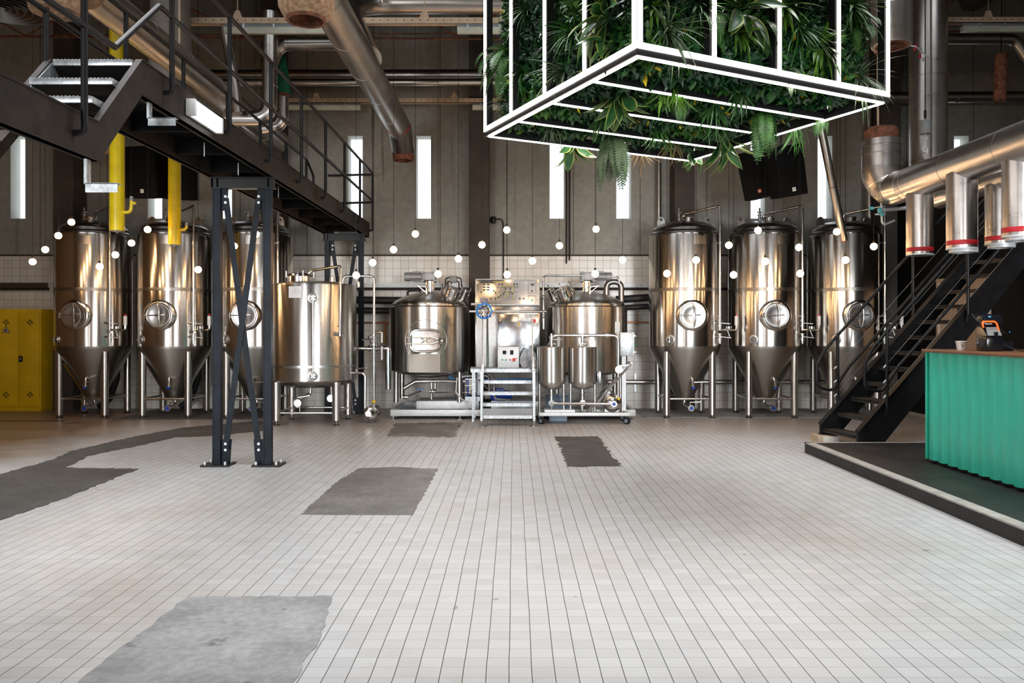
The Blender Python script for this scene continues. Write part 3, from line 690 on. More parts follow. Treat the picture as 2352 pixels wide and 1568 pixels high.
for sx in (-1, 1):
    for sy in (-1, 1):
        p = C+Vector((sx*0.485, sy*0.44, 0)); m = MB(); m.cyl(p+Vector((0, 0, 0.08)), p+Vector((0, 0, 0.70)), 0.068, seg=28); lg = obj('leg', m, 'steel_brushed', t)
        m = MB(); m.cyl(p+Vector((0, 0, 0.02)), p+Vector((0, 0, 0.09)), 0.02, seg=12); m.cyl(p, p+Vector((0, 0, 0.02)), 0.06, 0.04, seg=22); obj('foot', m, 'steel_dark', lg)
for a, b in (((-1, -1), (1, -1)), ((-1, 1), (1, 1)), ((-1, -1), (-1, 1)), ((1, -1), (1, 1))):
    m = MB(); m.cyl(C+Vector((a[0]*0.485, a[1]*0.44, 0.2)), C+Vector((b[0]*0.485, b[1]*0.44, 0.2)), 0.018, seg=12); obj('stretcher', m, 'steel_brushed', t)
m = MB(); q = C+Vector((0, -0.3, 0)); m.tube([q+Vector((0.03, 0, 0.62)), q+Vector((0.03, 0, 0.50)), q+Vector((-0.12, -0.1, 0.42))], 0.028, 12, 0.05); m.cyl(q+Vector((-0.14, -0.10, 0.36)), q+Vector((-0.14, -0.16, 0.36)), 0.062, seg=20); m.beam(q+Vector((-0.14, -0.12, 0.45)), q+Vector((0.05, -0.12, 0.48)), 0.03, 0.015); m.cyl(q+Vector((-0.12, -0.1, 0.4)), q+Vector((-0.12, -0.1, 0.2)), 0.012, seg=8)
obj('outlet_valve', m, 'steel_pipe', t); m = MB()
m.cyl(q+Vector((0.35, 0.1, 0.62)), q+Vector((0.35, 0.1, 0.44)), 0.03, seg=14); m.cyl(q+Vector((0.35, 0.12, 0.42)), q+Vector((0.35, 0.02, 0.42)), 0.06, seg=18); obj('round_valve', m, 'steel_pipe', t)

# pump beside the storage tank with its risers
pc = at(852, 946, 12.75); pc.z = 0
t = thing('transfer_pump', 'small round steel pump on the floor right of the storage tank', 'pump', pc)
m = MB(); a = pc+Vector((0, 0, 0.17)); m.lathe([(0.0, 0.0), (0.10, 0.0), (0.115, 0.02), (0.115, 0.07), (0.09, 0.09), (0.09, 0.1)], a+Vector((0, 0.05, 0)), (0, -1, 0), 40); m.cyl(a+Vector((0, -0.04, 0)), a+Vector((-0.02, -0.13, 0)), 0.03, seg=16); m.cyl(a+Vector((-0.02, -0.12, 0)), a+Vector((-0.02, -0.14, 0)), 0.05, seg=18); obj('pump_head', m, 'steel_pipe', t)
m = MB(); m.cyl(a+Vector((0, 0.05, 0)), a+Vector((0.02, 0.32, 0)), 0.10, seg=28); obj('motor', m, 'steel_dark', t)
for sx in (-0.08, 0.08):
    for dy in (0.02, 0.25): m = MB(); m.cyl(pc+Vector((sx, dy, 0)), pc+Vector((sx, dy, 0.1)), 0.012, seg=8); obj('foot', m, 'steel_dark', t)
m = MB(); xr = at(860, 0, 12.75).x; zt = at(0, 634, 12.75).z; m.tube([(xr, 12.72, 0.24), (xr, 12.72, zt), (at(790, 0, 12.75).x, 12.72, zt), (at(787, 0, 12.75).x, 12.72, zt-0.16)], 0.022, 12, 0.09)
for z in (1.46, 1.30): m.cyl((xr, 12.72, z-0.012), (xr, 12.72, z+0.012), 0.045, seg=14)
m.cyl((xr-0.2, 12.72, 1.38), (xr, 12.72, 1.38), 0.014, seg=10)
for z in (1.5, 1.25): m.cyl((xr, 12.72, z), (xr+0.12, 12.72, z), 0.018, seg=10)
obj('riser_pipe', m, 'steel_pipe', t)
m = MB(); m.cyl((xr+0.13, 12.71, 1.5), (xr+0.13, 12.71, 1.33), 0.016, seg=10); m.cyl((xr+0.13, 12.71, 1.27), (xr+0.13, 12.71, 1.05), 0.016, seg=10); obj('valve_handle', m, 'galvanized_white', t)
m = MB(); m.tube([(C.x+0.69, 12.75, 0.83), (C.x+0.86, 12.72, 0.83), (C.x+0.90, 12.72, 0.78), (C.x+0.90, 12.70, 0.26)], 0.024, 12, 0.06); m.beam((C.x+0.76, 12.70, 0.90), (C.x+0.93, 12.66, 0.92), 0.03, 0.02); m.cyl((C.x+0.76, 12.73, 0.83), (C.x+0.76, 12.72, 0.90), 0.014, seg=8); obj('suction_pipe', m, 'steel_pipe', t)
m = MB(); m.sphere((xr, 12.70, 0.36), 0.03, 12); obj('clip', m, 'warn_yellow', t)
# insulated steam line between storage tank and kettle
z0 = at(0, 800, 13.2).z
t = thing('insulated_pipe', 'silver wrapped pipe with valves joining the storage tank and the hatch kettle', 'pipe', (at(870, 0, 13.2).x, 13.2, z0))
m = MB(); xe = at(892, 0, 13.2).x; m.cyl((C.x+0.60, 13.2, z0), (xe-0.08, 13.2, z0), 0.032, seg=16)
for q in (0.86, 0.98, 1.18): m.cyl((C.x+q, 13.2, z0), (C.x+q+0.03, 13.2, z0), 0.055, seg=16)
m.cyl((C.x+0.98, 13.18, z0+0.03), (C.x+0.9, 13.14, z0+0.22), 0.045, seg=16); obj('valve_body', m, 'steel_pipe', t)
m = MB(); m.tube([(xe-0.10, 13.2, z0), (xe, 13.2, z0), (xe, 13.2, at(0, 894, 13.2).z)], 0.05, 16, 0.03); obj('lagging', m, 'sheet_panel', t)
# ================================================================== BREW KETTLES
def make_kettle(loc, label, mir, extras):
    """domed kettle; mir=+1 puts the manholes to the right of the shaft, -1 to the left"""
    L = Vector(loc); t = thing('brew_kettle', label, 'kettle', L, 'domed brew kettles')
    RK = 0.735
    m = MB(); m.lathe([(0, 0.80), (RK*0.97, 0.80), (RK, 0.82), (RK, 1.94), (RK-0.012, 1.955), (RK-0.05, 1.965)], L, seg=112); body = obj('body', m, 'steel_brushed', t)
    m = MB(); m.lathe([(RK-0.045, 1.955), (RK-0.045, 1.985), (RK-0.06, 2.02), (RK-0.12, 2.07), (0.48, 2.135), (0.33, 2.185), (0.2, 2.215), (0.1, 2.23), (0, 2.232)], L, seg=96); dome = obj('dome', m, 'steel_brushed', t)
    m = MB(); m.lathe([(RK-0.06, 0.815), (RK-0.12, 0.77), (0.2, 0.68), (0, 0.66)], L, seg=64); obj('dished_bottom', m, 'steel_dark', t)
    for sx in (-1, 1):
        for sy in (-1, 1):
            p = L+Vector((sx*0.56, sy*0.36, 0)); m = MB(); m.cyl(p+Vector((0, 0, 0.26)), p+Vector((0, 0, 0.85)), 0.046, seg=24); obj('leg', m, 'steel_brushed', t)
    # stirrer: shaft tube, gearbox, finned motor
    m = MB(); m.cyl(L+Vector((0, 0, 2.2)), L+Vector((0, 0, 2.42)), 0.06, seg=22)
    for a in range(4): q = Vector((0.085*math.cos(a*PI/2+0.7), 0.085*math.sin(a*PI/2+0.7), 0)); m.cyl(L+q+Vector((0, 0, 2.22)), L+q+Vector((0, 0, 2.40)), 0.012, seg=8)
    m.cyl(L+Vector((0, 0, 2.395)), L+Vector((0, 0, 2.415)), 0.115, seg=24); stir = obj('stirrer_mount', m, 'steel_pipe', t)
    s = -mir
    m = MB(); z = 2.50
    m.box(L+Vector((s*0.02, 0, z)), (0.25, 0.2, 0.15), None, 0.02); m.cyl(L+Vector((s*0.02, -0.11, z)), L+Vector((s*0.02, 0.11, z)), 0.066, seg=22)
    for dx in (-0.09, 0.13):
        for dz in (-0.075, 0.075): m.box(L+Vector((s*dx, -0.09, z+dz)), (0.07, 0.05, 0.03), None, 0.006)
    obj('gearbox', m, 'cast_grey', stir)
    m = MB(); m.cyl(L+Vector((s*0.14, 0, z)), L+Vector((s*0.36, 0, z)), 0.072, seg=26); m.cyl(L+Vector((s*0.36, 0, z)), L+Vector((s*0.46, 0, z)), 0.084, 0.078, seg=26)
    for i in range(14):
        a = 2*PI*i/14; q = Vector((s*0.25, 0.078*math.cos(a), z+0.078*math.sin(a)-0)); m.box(L+q, (0.2, 0.006, 0.018), Matrix.Rotation(PI/2-a, 3, 'X').to_3x3() if True else None)
    m.box(L+Vector((s*0.25, 0, z+0.085)), (0.12, 0.08, 0.03), None, 0.006); m.box(L+Vector((s*0.25, 0, z-0.085)), (0.12, 0.08, 0.02), None, 0.006)
    mo = obj('motor', m, 'cast_grey', stir)
    # slanted manholes on the dome
    ax = Vector((mir*0.42, -0.25, 1)).normalized()
    for i, (dx, dy, r, hgt) in enumerate(((0.37, -0.27, 0.125, 0.17), (0.20, 0.0, 0.06, 0.20), (0.56, -0.05, 0.06, 0.20))):
        b = L+Vector((mir*dx, dy, 2.06 if i == 0 else 2.03)); e = b+ax*(hgt+0.06)
        m = MB(); m.cyl(b, e, r, seg=30); m.torus(e-ax*0.02, ax, r+0.006, 0.012, 30); m.cyl(e, e+ax*0.014, r*0.95, seg=30); mh = obj('manhole', m, 'steel_pipe', t)
        p_, q_, _ = frame_of(ax)
        for k in range(4 if i == 0 else 2):
            m = MB()
            a = k*2*PI/(4 if i == 0 else 2)+0.5; o_ = (p_*math.cos(a)+q_*math.sin(a))*(r+0.035)
            m.tube([e-ax*0.09+o_, e+ax*0.05+o_, e+ax*0.075+o_*1.0+p_*0.03], 0.010, 8); m.sphere(e-ax*0.09+o_, 0.02, 10)
            obj('clamp', m, 'steel_pipe', mh)
    # lamp arm and small spout on the dome
    m = MB(); q = L+Vector((-0.03*mir, -0.33, 2.15)); m.cyl(q, q+Vector((0, 0, 0.06)), 0.03, seg=16); m.tube([q+Vector((0, 0, 0.05)), q+Vector((0, 0, 0.15)), q+Vector((-mir*0.16, 0, 0.17))], 0.016, 10, 0.04); m.beam(q+Vector((-mir*0.15, 0, 0.17)), q+Vector((-mir*0.02, 0.02, 0.06)), 0.04, 0.012); obj('spray_valve', m, 'steel_pipe', dome)
    extras(t, L, RK, body)
    return t
def ex_mash(t, L, RK, body):
    # oval hatch with clamp bars, spent-grain chute below
    z = at(0, 782, 13.25).z; y = L.y-RK
    def oval(w, h, r, yy, n=8):
        pts = []
        for cx, cz, a0 in ((w-r, h-r, 0), (-w+r, h-r, PI/2), (-w+r, -h+r, PI), (w-r, -h+r, 1.5*PI)):
            for k in range(n+1): a = a0+k*PI/2/n; pts.append(Vector((L.x+cx+r*math.cos(a), yy, z+cz+r*math.sin(a))))
        return pts
    m = MB(); m.prism(oval(0.265, 0.20, 0.12, y+0.10), (0, -0.135, 0)); h_ = obj('hatch_frame', m, 'steel_mirror', t)
    m = MB(); pts = oval(0.25, 0.185, 0.11, y-0.035); m.tube(pts+[pts[0]], 0.020, 10); m.prism(oval(0.215, 0.15, 0.09, y-0.03), (0, -0.02, 0)); m.prism(oval(0.16, 0.085, 0.05, y-0.05), (0, -0.02, 0)); hd = obj('hatch_door', m, 'steel_mirror', h_)
    m = MB()
    for dz in (0.055, -0.055): m.tube([(L.x-0.31, y-0.085, z+dz), (L.x+0.12, y-0.095, z+dz), (L.x+0.24, y-0.07, z+dz*0.3)], 0.010, 8, 0.04)
    m.tube([(L.x-0.07, y-0.085, z+0.045), (L.x, y-0.095, z), (L.x+0.08, y-0.085, z-0.045)], 0.009, 8); m.tube([(L.x-0.07, y-0.085, z-0.045), (L.x, y-0.095, z), (L.x+0.08, y-0.085, z+0.045)], 0.009, 8)
    m.cyl((L.x-0.24, y-0.08, z-0.09), (L.x-0.24, y-0.08, z+0.09), 0.012, seg=8); obj('clamp_bar', m, 'steel_pipe', hd)
    m = MB(); m.torus((L.x+0.29, y-0.07, z), (0, -1, 0), 0.055, 0.012, 24); m.cyl((L.x+0.29, y-0.02, z), (L.x+0.29, y-0.09, z), 0.02, seg=12); obj('hand_wheel', m, 'steel_dark', hd)
    m = MB(); arc = [(L.x+0.36*math.sin(a), L.y-math.sqrt(RK**2-(0.36*math.sin(a))**2)-0.001, z+0.36*math.cos(a)) for a in [R(-115)+R(230)*i/28 for i in range(29)]]
    m.tube(arc, 0.004, 6); obj('weld_ring', m, 'steel_satin', body)
    m = MB(); zz = z-0.20; m.prism([(L.x-0.28, y+0.12, zz-0.03), (L.x-0.28, y-0.05, zz-0.03), (L.x-0.27, y-0.13, zz-0.34), (L.x-0.27, y-0.11, zz-0.345), (L.x-0.27, y+0.12, zz-0.30)], (0.54, 0, 0)); obj('grain_chute', m, 'steel_cone', t)
    m = MB(); q = L+Vector((-0.42, 0.1, 2.12)); m.tube([q, q+Vector((0, 0, 0.13)), q+Vector((0.22, 0, 0.15)), q+Vector((0.24, 0, 0.05))], 0.022, 10, 0.05); obj('vent_hoop', m, 'black_steel', t)
    m = MB(); q = L+Vector((0.42, 0.05, 2.46)); m.box(q, (0.13, 0.1, 0.13), None, 0.01); jb = obj('junction_box', m, 'grey_plastic', t)
    m = MB()
    for s in (-1, 1): m.tube([q+Vector((s*0.06, 0, 0.03)), q+Vector((s*0.14, 0, 0.02)), q+Vector((s*0.15, 0, -0.16)), q+Vector((s*0.04, 0, -0.40))], 0.012, 8, 0.05); m.tube([q+Vector((s*0.06, 0, -0.03)), q+Vector((s*0.10, 0, -0.05)), q+Vector((s*0.11, 0, -0.38))], 0.012, 8, 0.03)
    obj('cable', m, 'rubber', jb)
def ex_kettle(t, L, RK, body):
    # U pipe on the dome, thin vent pipe, label plates
    m = MB(); q = L+Vector((0.36, -0.02, 2.08)); m.tube([q, q+Vector((0, 0, 0.33)), q+Vector((0.27, 0, 0.33)), q+Vector((0.27, 0, -0.06))], 0.052, 18, 0.135, n=8); obj('u_pipe', m, 'steel_dark', t)
    m = MB(); xl = L.x-RK-0.06; m.tube([(xl, L.y-0.3, 1.55), (xl, L.y-0.3, 2.50), (L.x-0.1, L.y-0.1, 2.51)], 0.018, 10, 0.08); obj('vent_pipe', m, 'steel_pipe', t); m = MB(); m.tube([(L.x+0.42, L.y-0.05, 2.5), (L.x+0.56, L.y-0.05, 2.5), (L.x+0.60, L.y-0.05, 2.38)], 0.018, 10, 0.06)
    obj('vent_elbow', m, 'steel_pipe', t)
    for z in (2.12, 1.78): m = MB(); m.sphere((xl, L.y-0.3, z), 0.035, 12); obj('union', m, 'steel_pipe', t)
    p, n = on_drum(L, RK+0.002, R(42), 1.58); mt = Matrix.Rotation(R(42), 3, 'Z')
    m = MB(); m.box(p, (0.11, 0.012, 0.20), mt); obj('rating_plate', m, 'steel_satin', body)
KL = make_kettle((-1.52, 14.0, 0), 'domed steel kettle with an oval hatch and chute in its front', 1, ex_mash)
KR = make_kettle((1.32, 14.0, 0), 'domed steel kettle behind the two small vessels, with a U pipe on top', -1, ex_kettle)

# ------------------------------------------------------------------ the skid the kettles stand on
t = thing('equipment_skid', 'long pale steel base frame under both domed kettles', 'frame', (-0.1, 13.7, 0))
m = MB(); z0, z1 = at(0, 955, 13.32).z, at(0, 940.5, 13.32).z
m.bx(-2.13, 2.1, 13.30, 13.36, z0, z1, 0.004); m.bx(-2.13, 2.1, 14.60, 14.66, z0, z1, 0.004)
for x in (-2.13, -0.85, 0.55, 2.04): m.bx(x, x+0.06, 13.36, 14.60, z0, z1)
m.bx(-2.1, 2.07, 13.36, 14.6, z0+0.02, z0+0.03)
fr = obj('rail', m, 'galvanized_white', t)
m = MB(); m.bx(-1.72, -0.62, 13.62, 14.3, z1-0.02, z1+0.12, 0.004); m.bx(-0.40, 1.0, 13.55, 14.3, z1-0.02, z1+0.12, 0.004); obj('drip_tray', m, 'galvanized_white', t)
for x in (-2.08, -0.93, 0.62, 1.98):
    for y in (13.33, 14.63):
        m = MB(); m.cyl((x, y, 0.02), (x, y, z0), 0.016, seg=10); m.cyl((x, y, 0), (x, y, 0.02), 0.085, 0.05, seg=24); obj('levelling_foot', m, 'steel_pipe', t)
# piping under the hatch kettle
t = thing('skid_piping', 'tangle of thin steel pipes and valves under the hatch kettle', 'piping', (-1.2, 13.8, z1+0.12))
m = MB(); zp = 0.58
m.tube([(-1.95, 13.7, 0.50), (-1.75, 13.7, 0.62), (-1.3, 13.7, 0.63), (-0.85, 13.72, 0.62)], 0.035, 12, 0.05)
m.tube([(-1.46, 13.7, 0.62), (-1.46, 13.7, 0.30)], 0.025, 10); m.tube([(-1.40, 13.75, 0.62), (-1.40, 13.75, 0.45)], 0.025, 10)
m.tube([(-1.45, 13.68, 0.42), (-0.75, 13.68, 0.43), (-0.72, 13.68, 0.5)], 0.018, 10, 0.03); m.tube([(-0.92, 13.66, 0.45), (-0.92, 13.66, 0.72), (-0.45, 13.66, 0.73), (-0.43, 13.66, 0.42), (-0.62, 13.66, 0.40)], 0.018, 10, 0.06)
m.tube([(-0.75, 13.6, 0.88), (-0.55, 13.55, 0.86), (-0.30, 13.5, 0.62)], 0.02, 10, 0.05); m.tube([(-0.35, 13.6, 0.58), (-0.34, 13.6, 0.33), (-0.05, 13.6, 0.30)], 0.024, 10, 0.07)
m.tube([(-1.9, 13.5, 0.36), (-1.62, 13.52, 0.46)], 0.02, 10); m.tube([(-0.62, 13.62, 0.66), (-0.45, 13.55, 0.50)], 0.014, 8)
obj('pipe', m, 'steel_pipe', t)
m = MB()
for p in ((-1.44, 13.66, 0.45), (-0.98, 13.66, 0.43), (-0.50, 13.66, 0.42), (-1.9, 13.5, 0.36)): m.sphere(p, 0.045, 14); m.cyl(Vector(p)-Vector((0.05, 0, 0)), Vector(p)+Vector((0.05, 0, 0)), 0.035, seg=12)
obj('valve', m, 'steel_pipe', t)
m = MB(); m.tube([(-1.0, 13.6, 0.70), (-1.02, 13.58, 0.45), (-0.92, 13.58, 0.32), (-0.80, 13.6, 0.27)], 0.010, 8, 0.1); obj('hose', m, 'white_plastic', t)
m = MB(); m.tube([(-1.15, 13.75, 0.70), (-1.05, 13.72, 0.64), (-0.2, 13.72, 0.655)], 0.016, 8, 0.05); m.tube([(-0.2, 13.72, 0.655), (0.4, 13.8, 0.66)], 0.014, 8); m.beam((-1.72, 13.63, 0.49), (-1.58, 13.63, 0.49), 0.02, 0.015); obj('blue_hose', m, 'blue_hose', t)
t = thing('plate_cooler', 'small blue plate heat exchanger under the hatch kettle', 'heat exchanger', (-0.72, 13.75, z1+0.12))
m = MB(); m.bx(-0.80, -0.66, 13.68, 13.86, 0.40, 0.68); obj('plate_pack', m, 'steel_dark', t)
m = MB(); m.bx(-0.83, -0.80, 13.66, 13.88, 0.36, 0.72, 0.004); m.bx(-0.66, -0.63, 13.66, 13.88, 0.36, 0.72, 0.004); obj('end_plate', m, 'blue_paint', t)
m = MB()
for z in (0.43, 0.55, 0.66): m.cyl((-0.86, 13.67, z), (-0.60, 13.67, z), 0.012, seg=8)
obj('tie_rod', m, 'steel_pipe', t)
m = MB(); m.bx(-0.86, -0.6, 13.62, 13.9, z1+0.12, 0.36); obj('stand', m, 'galvanized', t)
t = thing('wort_pump', 'blue electric pump lying behind the metal step', 'pump', (-0.2, 13.75, z1+0.10))
m = MB(); zz = 0.38; m.cyl((-0.42, 13.75, zz), (-0.08, 13.75, zz), 0.085, seg=24); m.cyl((-0.08, 13.75, zz), (-0.03, 13.75, zz), 0.075, seg=24); m.box((-0.25, 13.72, zz+0.09), (0.16, 0.12, 0.06), None, 0.008); m.box((-0.25, 13.75, zz-0.09), (0.22, 0.14, 0.05)); obj('motor', m, 'blue_paint', t)
m = MB(); m.cyl((-0.52, 13.75, zz), (-0.42, 13.75, zz), 0.075, seg=24); m.cyl((-0.56, 13.75, zz), (-0.52, 13.75, zz), 0.03, seg=14); obj('pump_head', m, 'steel_pipe', t)
t = thing('wash_pump', 'blue-grey pump motor behind the small twin vessels', 'pump', (0.72, 13.1, 0))
m = MB(); m.cyl((0.55, 13.12, 0.28), (0.94, 13.12, 0.28), 0.15, seg=30)
for i in range(16): a = 2*PI*i/16; m.box((0.74, 13.12+0.155*math.cos(a), 0.28+0.155*math.sin(a)), (0.3, 0.008, 0.02), Matrix.Rotation(a-PI/2, 3, 'X'))
m.bx(0.6, 0.9, 13.02, 13.22, 0.0, 0.16); obj('motor', m, 'blue_grey', t)

# ------------------------------------------------------------------ control cabinet
D = 13.55
xa, xb = at(1091, 0, D).x, at(1240, 0, D).x
t = thing('control_cabinet', 'tall steel control cabinet with a wiring diagram panel, between the domed kettles', 'control cabinet', ((xa+xb)/2, D+0.2, 0.86))
zm = at(0, 702, D).z; ztop = at(0, 640, D).z; zb = 0.86
m = MB(); m.bx(xa, xb, D+0.04, D+0.45, zb, zm, 0.006); m.bx(xa, xb, D+0.05, D+0.40, zm, ztop, 0.006)
for x in (xa+0.06, xb-0.06): m.bx(x-0.03, x+0.03, D+0.1, D+0.4, 0.38, zb)
obj('housing', m, 'sheet_panel', t)
m = MB(); m.prism([(xa+0.005, D+0.04, zm+0.01), (xa+0.005, D+0.0, zm+0.02), (xa+0.005, D+0.06, ztop-0.005), (xa+0.005, D+0.08, ztop-0.005)], (xb-xa-0.01, 0, 0))
upn = obj('diagram_panel', m, 'sheet_panel', t)
def upos(px, py, off=0.004):
    z = H-(py-VY)/FPX*D; f = (z-zm)/(ztop-zm); y = D+0.06*f-off; return Vector(((px-VX)/FPX*D, y, z))
nrm = Vector((0, -1, 0.16)).normalized()
m = MB()
for a, b in ((1093, 1239),): 
    p = [upos(a, 641), upos(b, 641), upos(b, 700), upos(a, 700)]; m.tube(p+[p[0]], 0.010, 8)
obj('panel_frame', m, 'galvanized_white', upn)
m = MB()
lines = [((1131, 646), (1166, 647), (1166, 656)), ((1151, 657), (1178, 657)), ((1178, 657), (1178, 680)), ((1156, 680), (1166, 680), (1166, 672)), ((1145, 672), (1145, 690)), ((1178, 676), (1178, 691)), ((1105, 668), (1105, 680)), ((1158, 672), (1178, 672))]
for l_ in lines: m.tube([upos(*q) for q in l_], 0.0045, 6)
obj('diagram_line', m, 'ink_yellow', upn)
m = MB()
for q in ((1146, 652), (1153, 652), (1181, 652), (1188, 652), (1161, 663), (1172, 663), (1134, 668), (1138, 672), (1156, 675), (1159, 671), (1150, 679), (1172, 671), (1177, 674), (1128, 686), (1138, 686), (1145, 683), (1194, 686), (1203, 686), (1105, 671), (1222, 668)):
    c = upos(*q); m.cyl(c, c+nrm*0.03, 0.012, seg=10)
for x in (1112, 1121):
    for y in (653, 659, 665): c = upos(x, y); m.box(c, (0.05, 0.012, 0.02))
m.box(upos(1223, 653), (0.055, 0.012, 0.025)); obj('knob', m, 'ink_black', upn)
m = MB(); c = upos(1222, 690); m.cyl(c, c+nrm*0.03, 0.014, seg=12); obj('green_button', m, 'green_plastic', upn)
m = MB()
for (a, b, c_, d) in ((1105, 648, 1125, 668), (1213, 648, 1231, 673), (1213, 679, 1231, 695), (1141, 659, 1190, 670)):
    p = [upos(a, b), upos(c_, b), upos(c_, d), upos(a, d)]; m.tube(p+[p[0]], 0.003, 6)
obj('outline', m, 'steel_dark', upn)
text(upn, 'logo_lettering', 'EDS', upos(1111, 689.5, 0.006), 0.085, 'ink_blue', (1, 0, 0), (0, 0.16, 1))
m = MB(); p = upos(1111, 695.5, 0.006); m.box(p, (0.16, 0.004, 0.008)); obj('logo_rule', m, 'ink_blue', upn)
zd = at(0, 721, D).z; xd = at(1143, 0, D).x
m = MB(); m.bx(xd, xb-0.02, D+0.02, D+0.045, zb+0.01, zd, 0.004); dr_ = obj('door', m, 'sheet_panel', t)
m = MB(); m.bx(xa+0.02, xd-0.03, D+0.025, D+0.045, zb+0.01, zd, 0.004); obj('side_door', m, 'galvanized_white', t)
m = MB(); m.bx(xd-0.022, xd-0.004, D+0.03, D+0.05, zb, zd); obj('gap', m, 'steel_dark', t)
m = MB(); p = at(1192, 744, D); m.prism([(p.x-0.03, D+0.02, p.z-0.025), (p.x+0.03, D+0.02, p.z-0.025), (p.x, D+0.02, p.z+0.03)], (0, -0.004, 0)); wt = obj('warning_triangle', m, 'warn_yellow', dr_)
m = MB(); m.prism([(p.x-0.004, D+0.016, p.z-0.012), (p.x+0.006, D+0.016, p.z+0.002), (p.x-0.002, D+0.016, p.z+0.0), (p.x+0.004, D+0.016, p.z+0.018), (p.x-0.008, D+0.016, p.z-0.0)], (0, -0.002, 0)); obj('bolt_symbol', m, 'ink_black', wt)
p = at(1227, 736, D); m = MB(); m.box((p.x-0.015, D+0.01, p.z), (0.06, 0.03, 0.10)); sw = obj('main_switch', m, 'badge_white', dr_)
m = MB(); m.cyl((p.x, D-0.005, p.z-0.005), (p.x, D-0.05, p.z-0.005), 0.034, seg=18); obj('red_dial', m, 'red_plastic', sw)
# small control box and fan housing standing on the grating
xq0, xq1 = at(1143, 0, 13.2).x, at(1192, 0, 13.2).x; zq0, zq1 = at(0, 846, 13.2).z, at(0, 796, 13.2).z
t = thing('control_box', 'small white steel control box on the step, with two displays', 'control box', ((xq0+xq1)/2, 13.3, zq0))
m = MB(); m.bx(xq0, xq1, 13.20, 13.42, zq0, zq1, 0.006); bxo = obj('housing', m, 'galvanized_white', t)
def qp(px, py): p = at(px, py, 13.2); return Vector((p.x, 13.197, p.z))
m = MB(); m.box(qp(1158.7, 809), (0.062, 0.02, 0.062)); m.box(qp(1175.5, 809), (0.055, 0.02, 0.075)); obj('display', m, 'screen_black', bxo)
for q, c in (((1154, 826), 'green_plastic'), ((1162, 826), 'green_plastic'), ((1171.5, 826), 'red_plastic')):
    m = MB(); p = qp(*q); m.cyl(p, p-Vector((0, 0.025, 0)), 0.014, seg=12); obj('push_button', m, c, bxo)
m = MB(); p = qp(1180.5, 826); m.box(p, (0.05, 0.02, 0.055)); m.cyl(p, p-Vector((0, 0.05, 0)), 0.022, seg=14); m.beam(p-Vector((0, 0.04, 0)), p+Vector((0.05, -0.04, 0.03)), 0.012, 0.012); obj('emergency_switch', m, 'red_plastic', bxo)
xf0, xf1 = at(1194, 0, 13.25).x, at(1232, 0, 13.25).x; xm = (xf0+xf1)/2
t = thing('fan_housing', 'rounded silver motor cover with slots right of the small control box', 'motor cover', (xm, 13.35, zq0))
zf = at(0, 801, 13.25).z; hw = (xf1-xf0)/2
m = MB(); m.prism([(xm-hw*0.72, 13.28, zq0), (xm-hw, 13.28, zq0+0.1), (xm-hw*0.95, 13.28, zq0+0.2), (xm-hw*0.6, 13.28, zf-0.02), (xm-hw*0.4, 13.28, zf), (xm+hw*0.5, 13.28, zf), (xm+hw*0.9, 13.28, zf-0.08), (xm+hw, 13.28, zq0+0.12), (xm+hw*0.8, 13.28, zq0)], (0, 0.2, 0)); fh = obj('housing', m, 'sheet_panel', t)
m = MB()
pts = [(xm+0.04+0.105*math.cos(a)*1.0, 13.262, zq0+0.09+0.10*math.sin(a)) for a in [PI*i/12 for i in range(13)]]; m.prism([(xm-0.065, 13.262, zq0)]+pts[::-1]+[(xm+0.145, 13.262, zq0)], (0, 0.015, 0)); ins = obj('recess', m, 'steel_dark', fh)
m = MB(); pts = [(xm+0.045+0.085*math.cos(a), 13.25, zq0+0.07+0.08*math.sin(a)) for a in [PI*i/12 for i in range(13)]]; m.prism([(xm-0.04, 13.25, zq0)]+pts[::-1]+[(xm+0.13, 13.25, zq0)], (0, 0.012, 0)); cv_ = obj('cover', m, 'sheet_panel', fh)
m = MB()
for k in range(4): m.box((xm+0.045, 13.248, zq0+0.035+k*0.027), (0.085, 0.006, 0.009))
obj('slot', m, 'ink_black', cv_)
# ------------------------------------------------------------------ metal step with hand rails
t = thing('work_step', 'galvanized step with grated treads leading up to the control cabinet', 'step ladder', (-0.1, 12.7, 0))
xl, xr = -0.515, 0.325
zpl = at(0, 851, 12.9).z
for s_, x in ((-1, xl), (1, xr)):
    m = MB(); m.beam((x, 12.32, 0.10), (x, 12.90, zpl+0.22), 0.035, 0.075, (0, 1, 0)); m.bx(x-0.0175, x+0.0175, 12.30, 12.37, 0.09, zpl+0.02); so = obj('stringer', m, 'galvanized', t)
    m = MB(); m.cyl((x, 12.33, 0.02), (x, 12.33, 0.10), 0.014, seg=10); m.cyl((x, 12.33, 0), (x, 12.33, 0.02), 0.075, 0.045, seg=22); obj('foot', m, 'steel_pipe', so)
    m = MB(); zr0, zr1 = at(0, 832, 12.8).z, at(0, 732, 12.95).z; xx = at(1108 if s_ < 0 else 1223, 0, 12.9).x; m.beam((xx, 12.80, zr0-0.12), (xx+0.0, 12.98, zr1), 0.022, 0.05, (0, 1, 0)); obj('hand_rail', m, 'steel_cone', t)
def grate(y, z, x0, x1, dep, hh=0.05):
    m = MB(); m.bx(x0, x1, y, y+0.012, z-hh, z); m.bx(x0, x1, y+dep-0.012, y+dep, z-hh, z)
    n = int((x1-x0)/0.032)
    for k in range(n+1): xx = x0+(x1-x0)*k/n; m.bx(xx-0.003, xx+0.003, y, y+dep, z-0.025, z+0.006)
    for k in range(1, 5): yy = y+dep*k/5; m.bx(x0, x1, yy-0.002, yy+0.002, z-0.022, z)
    return m
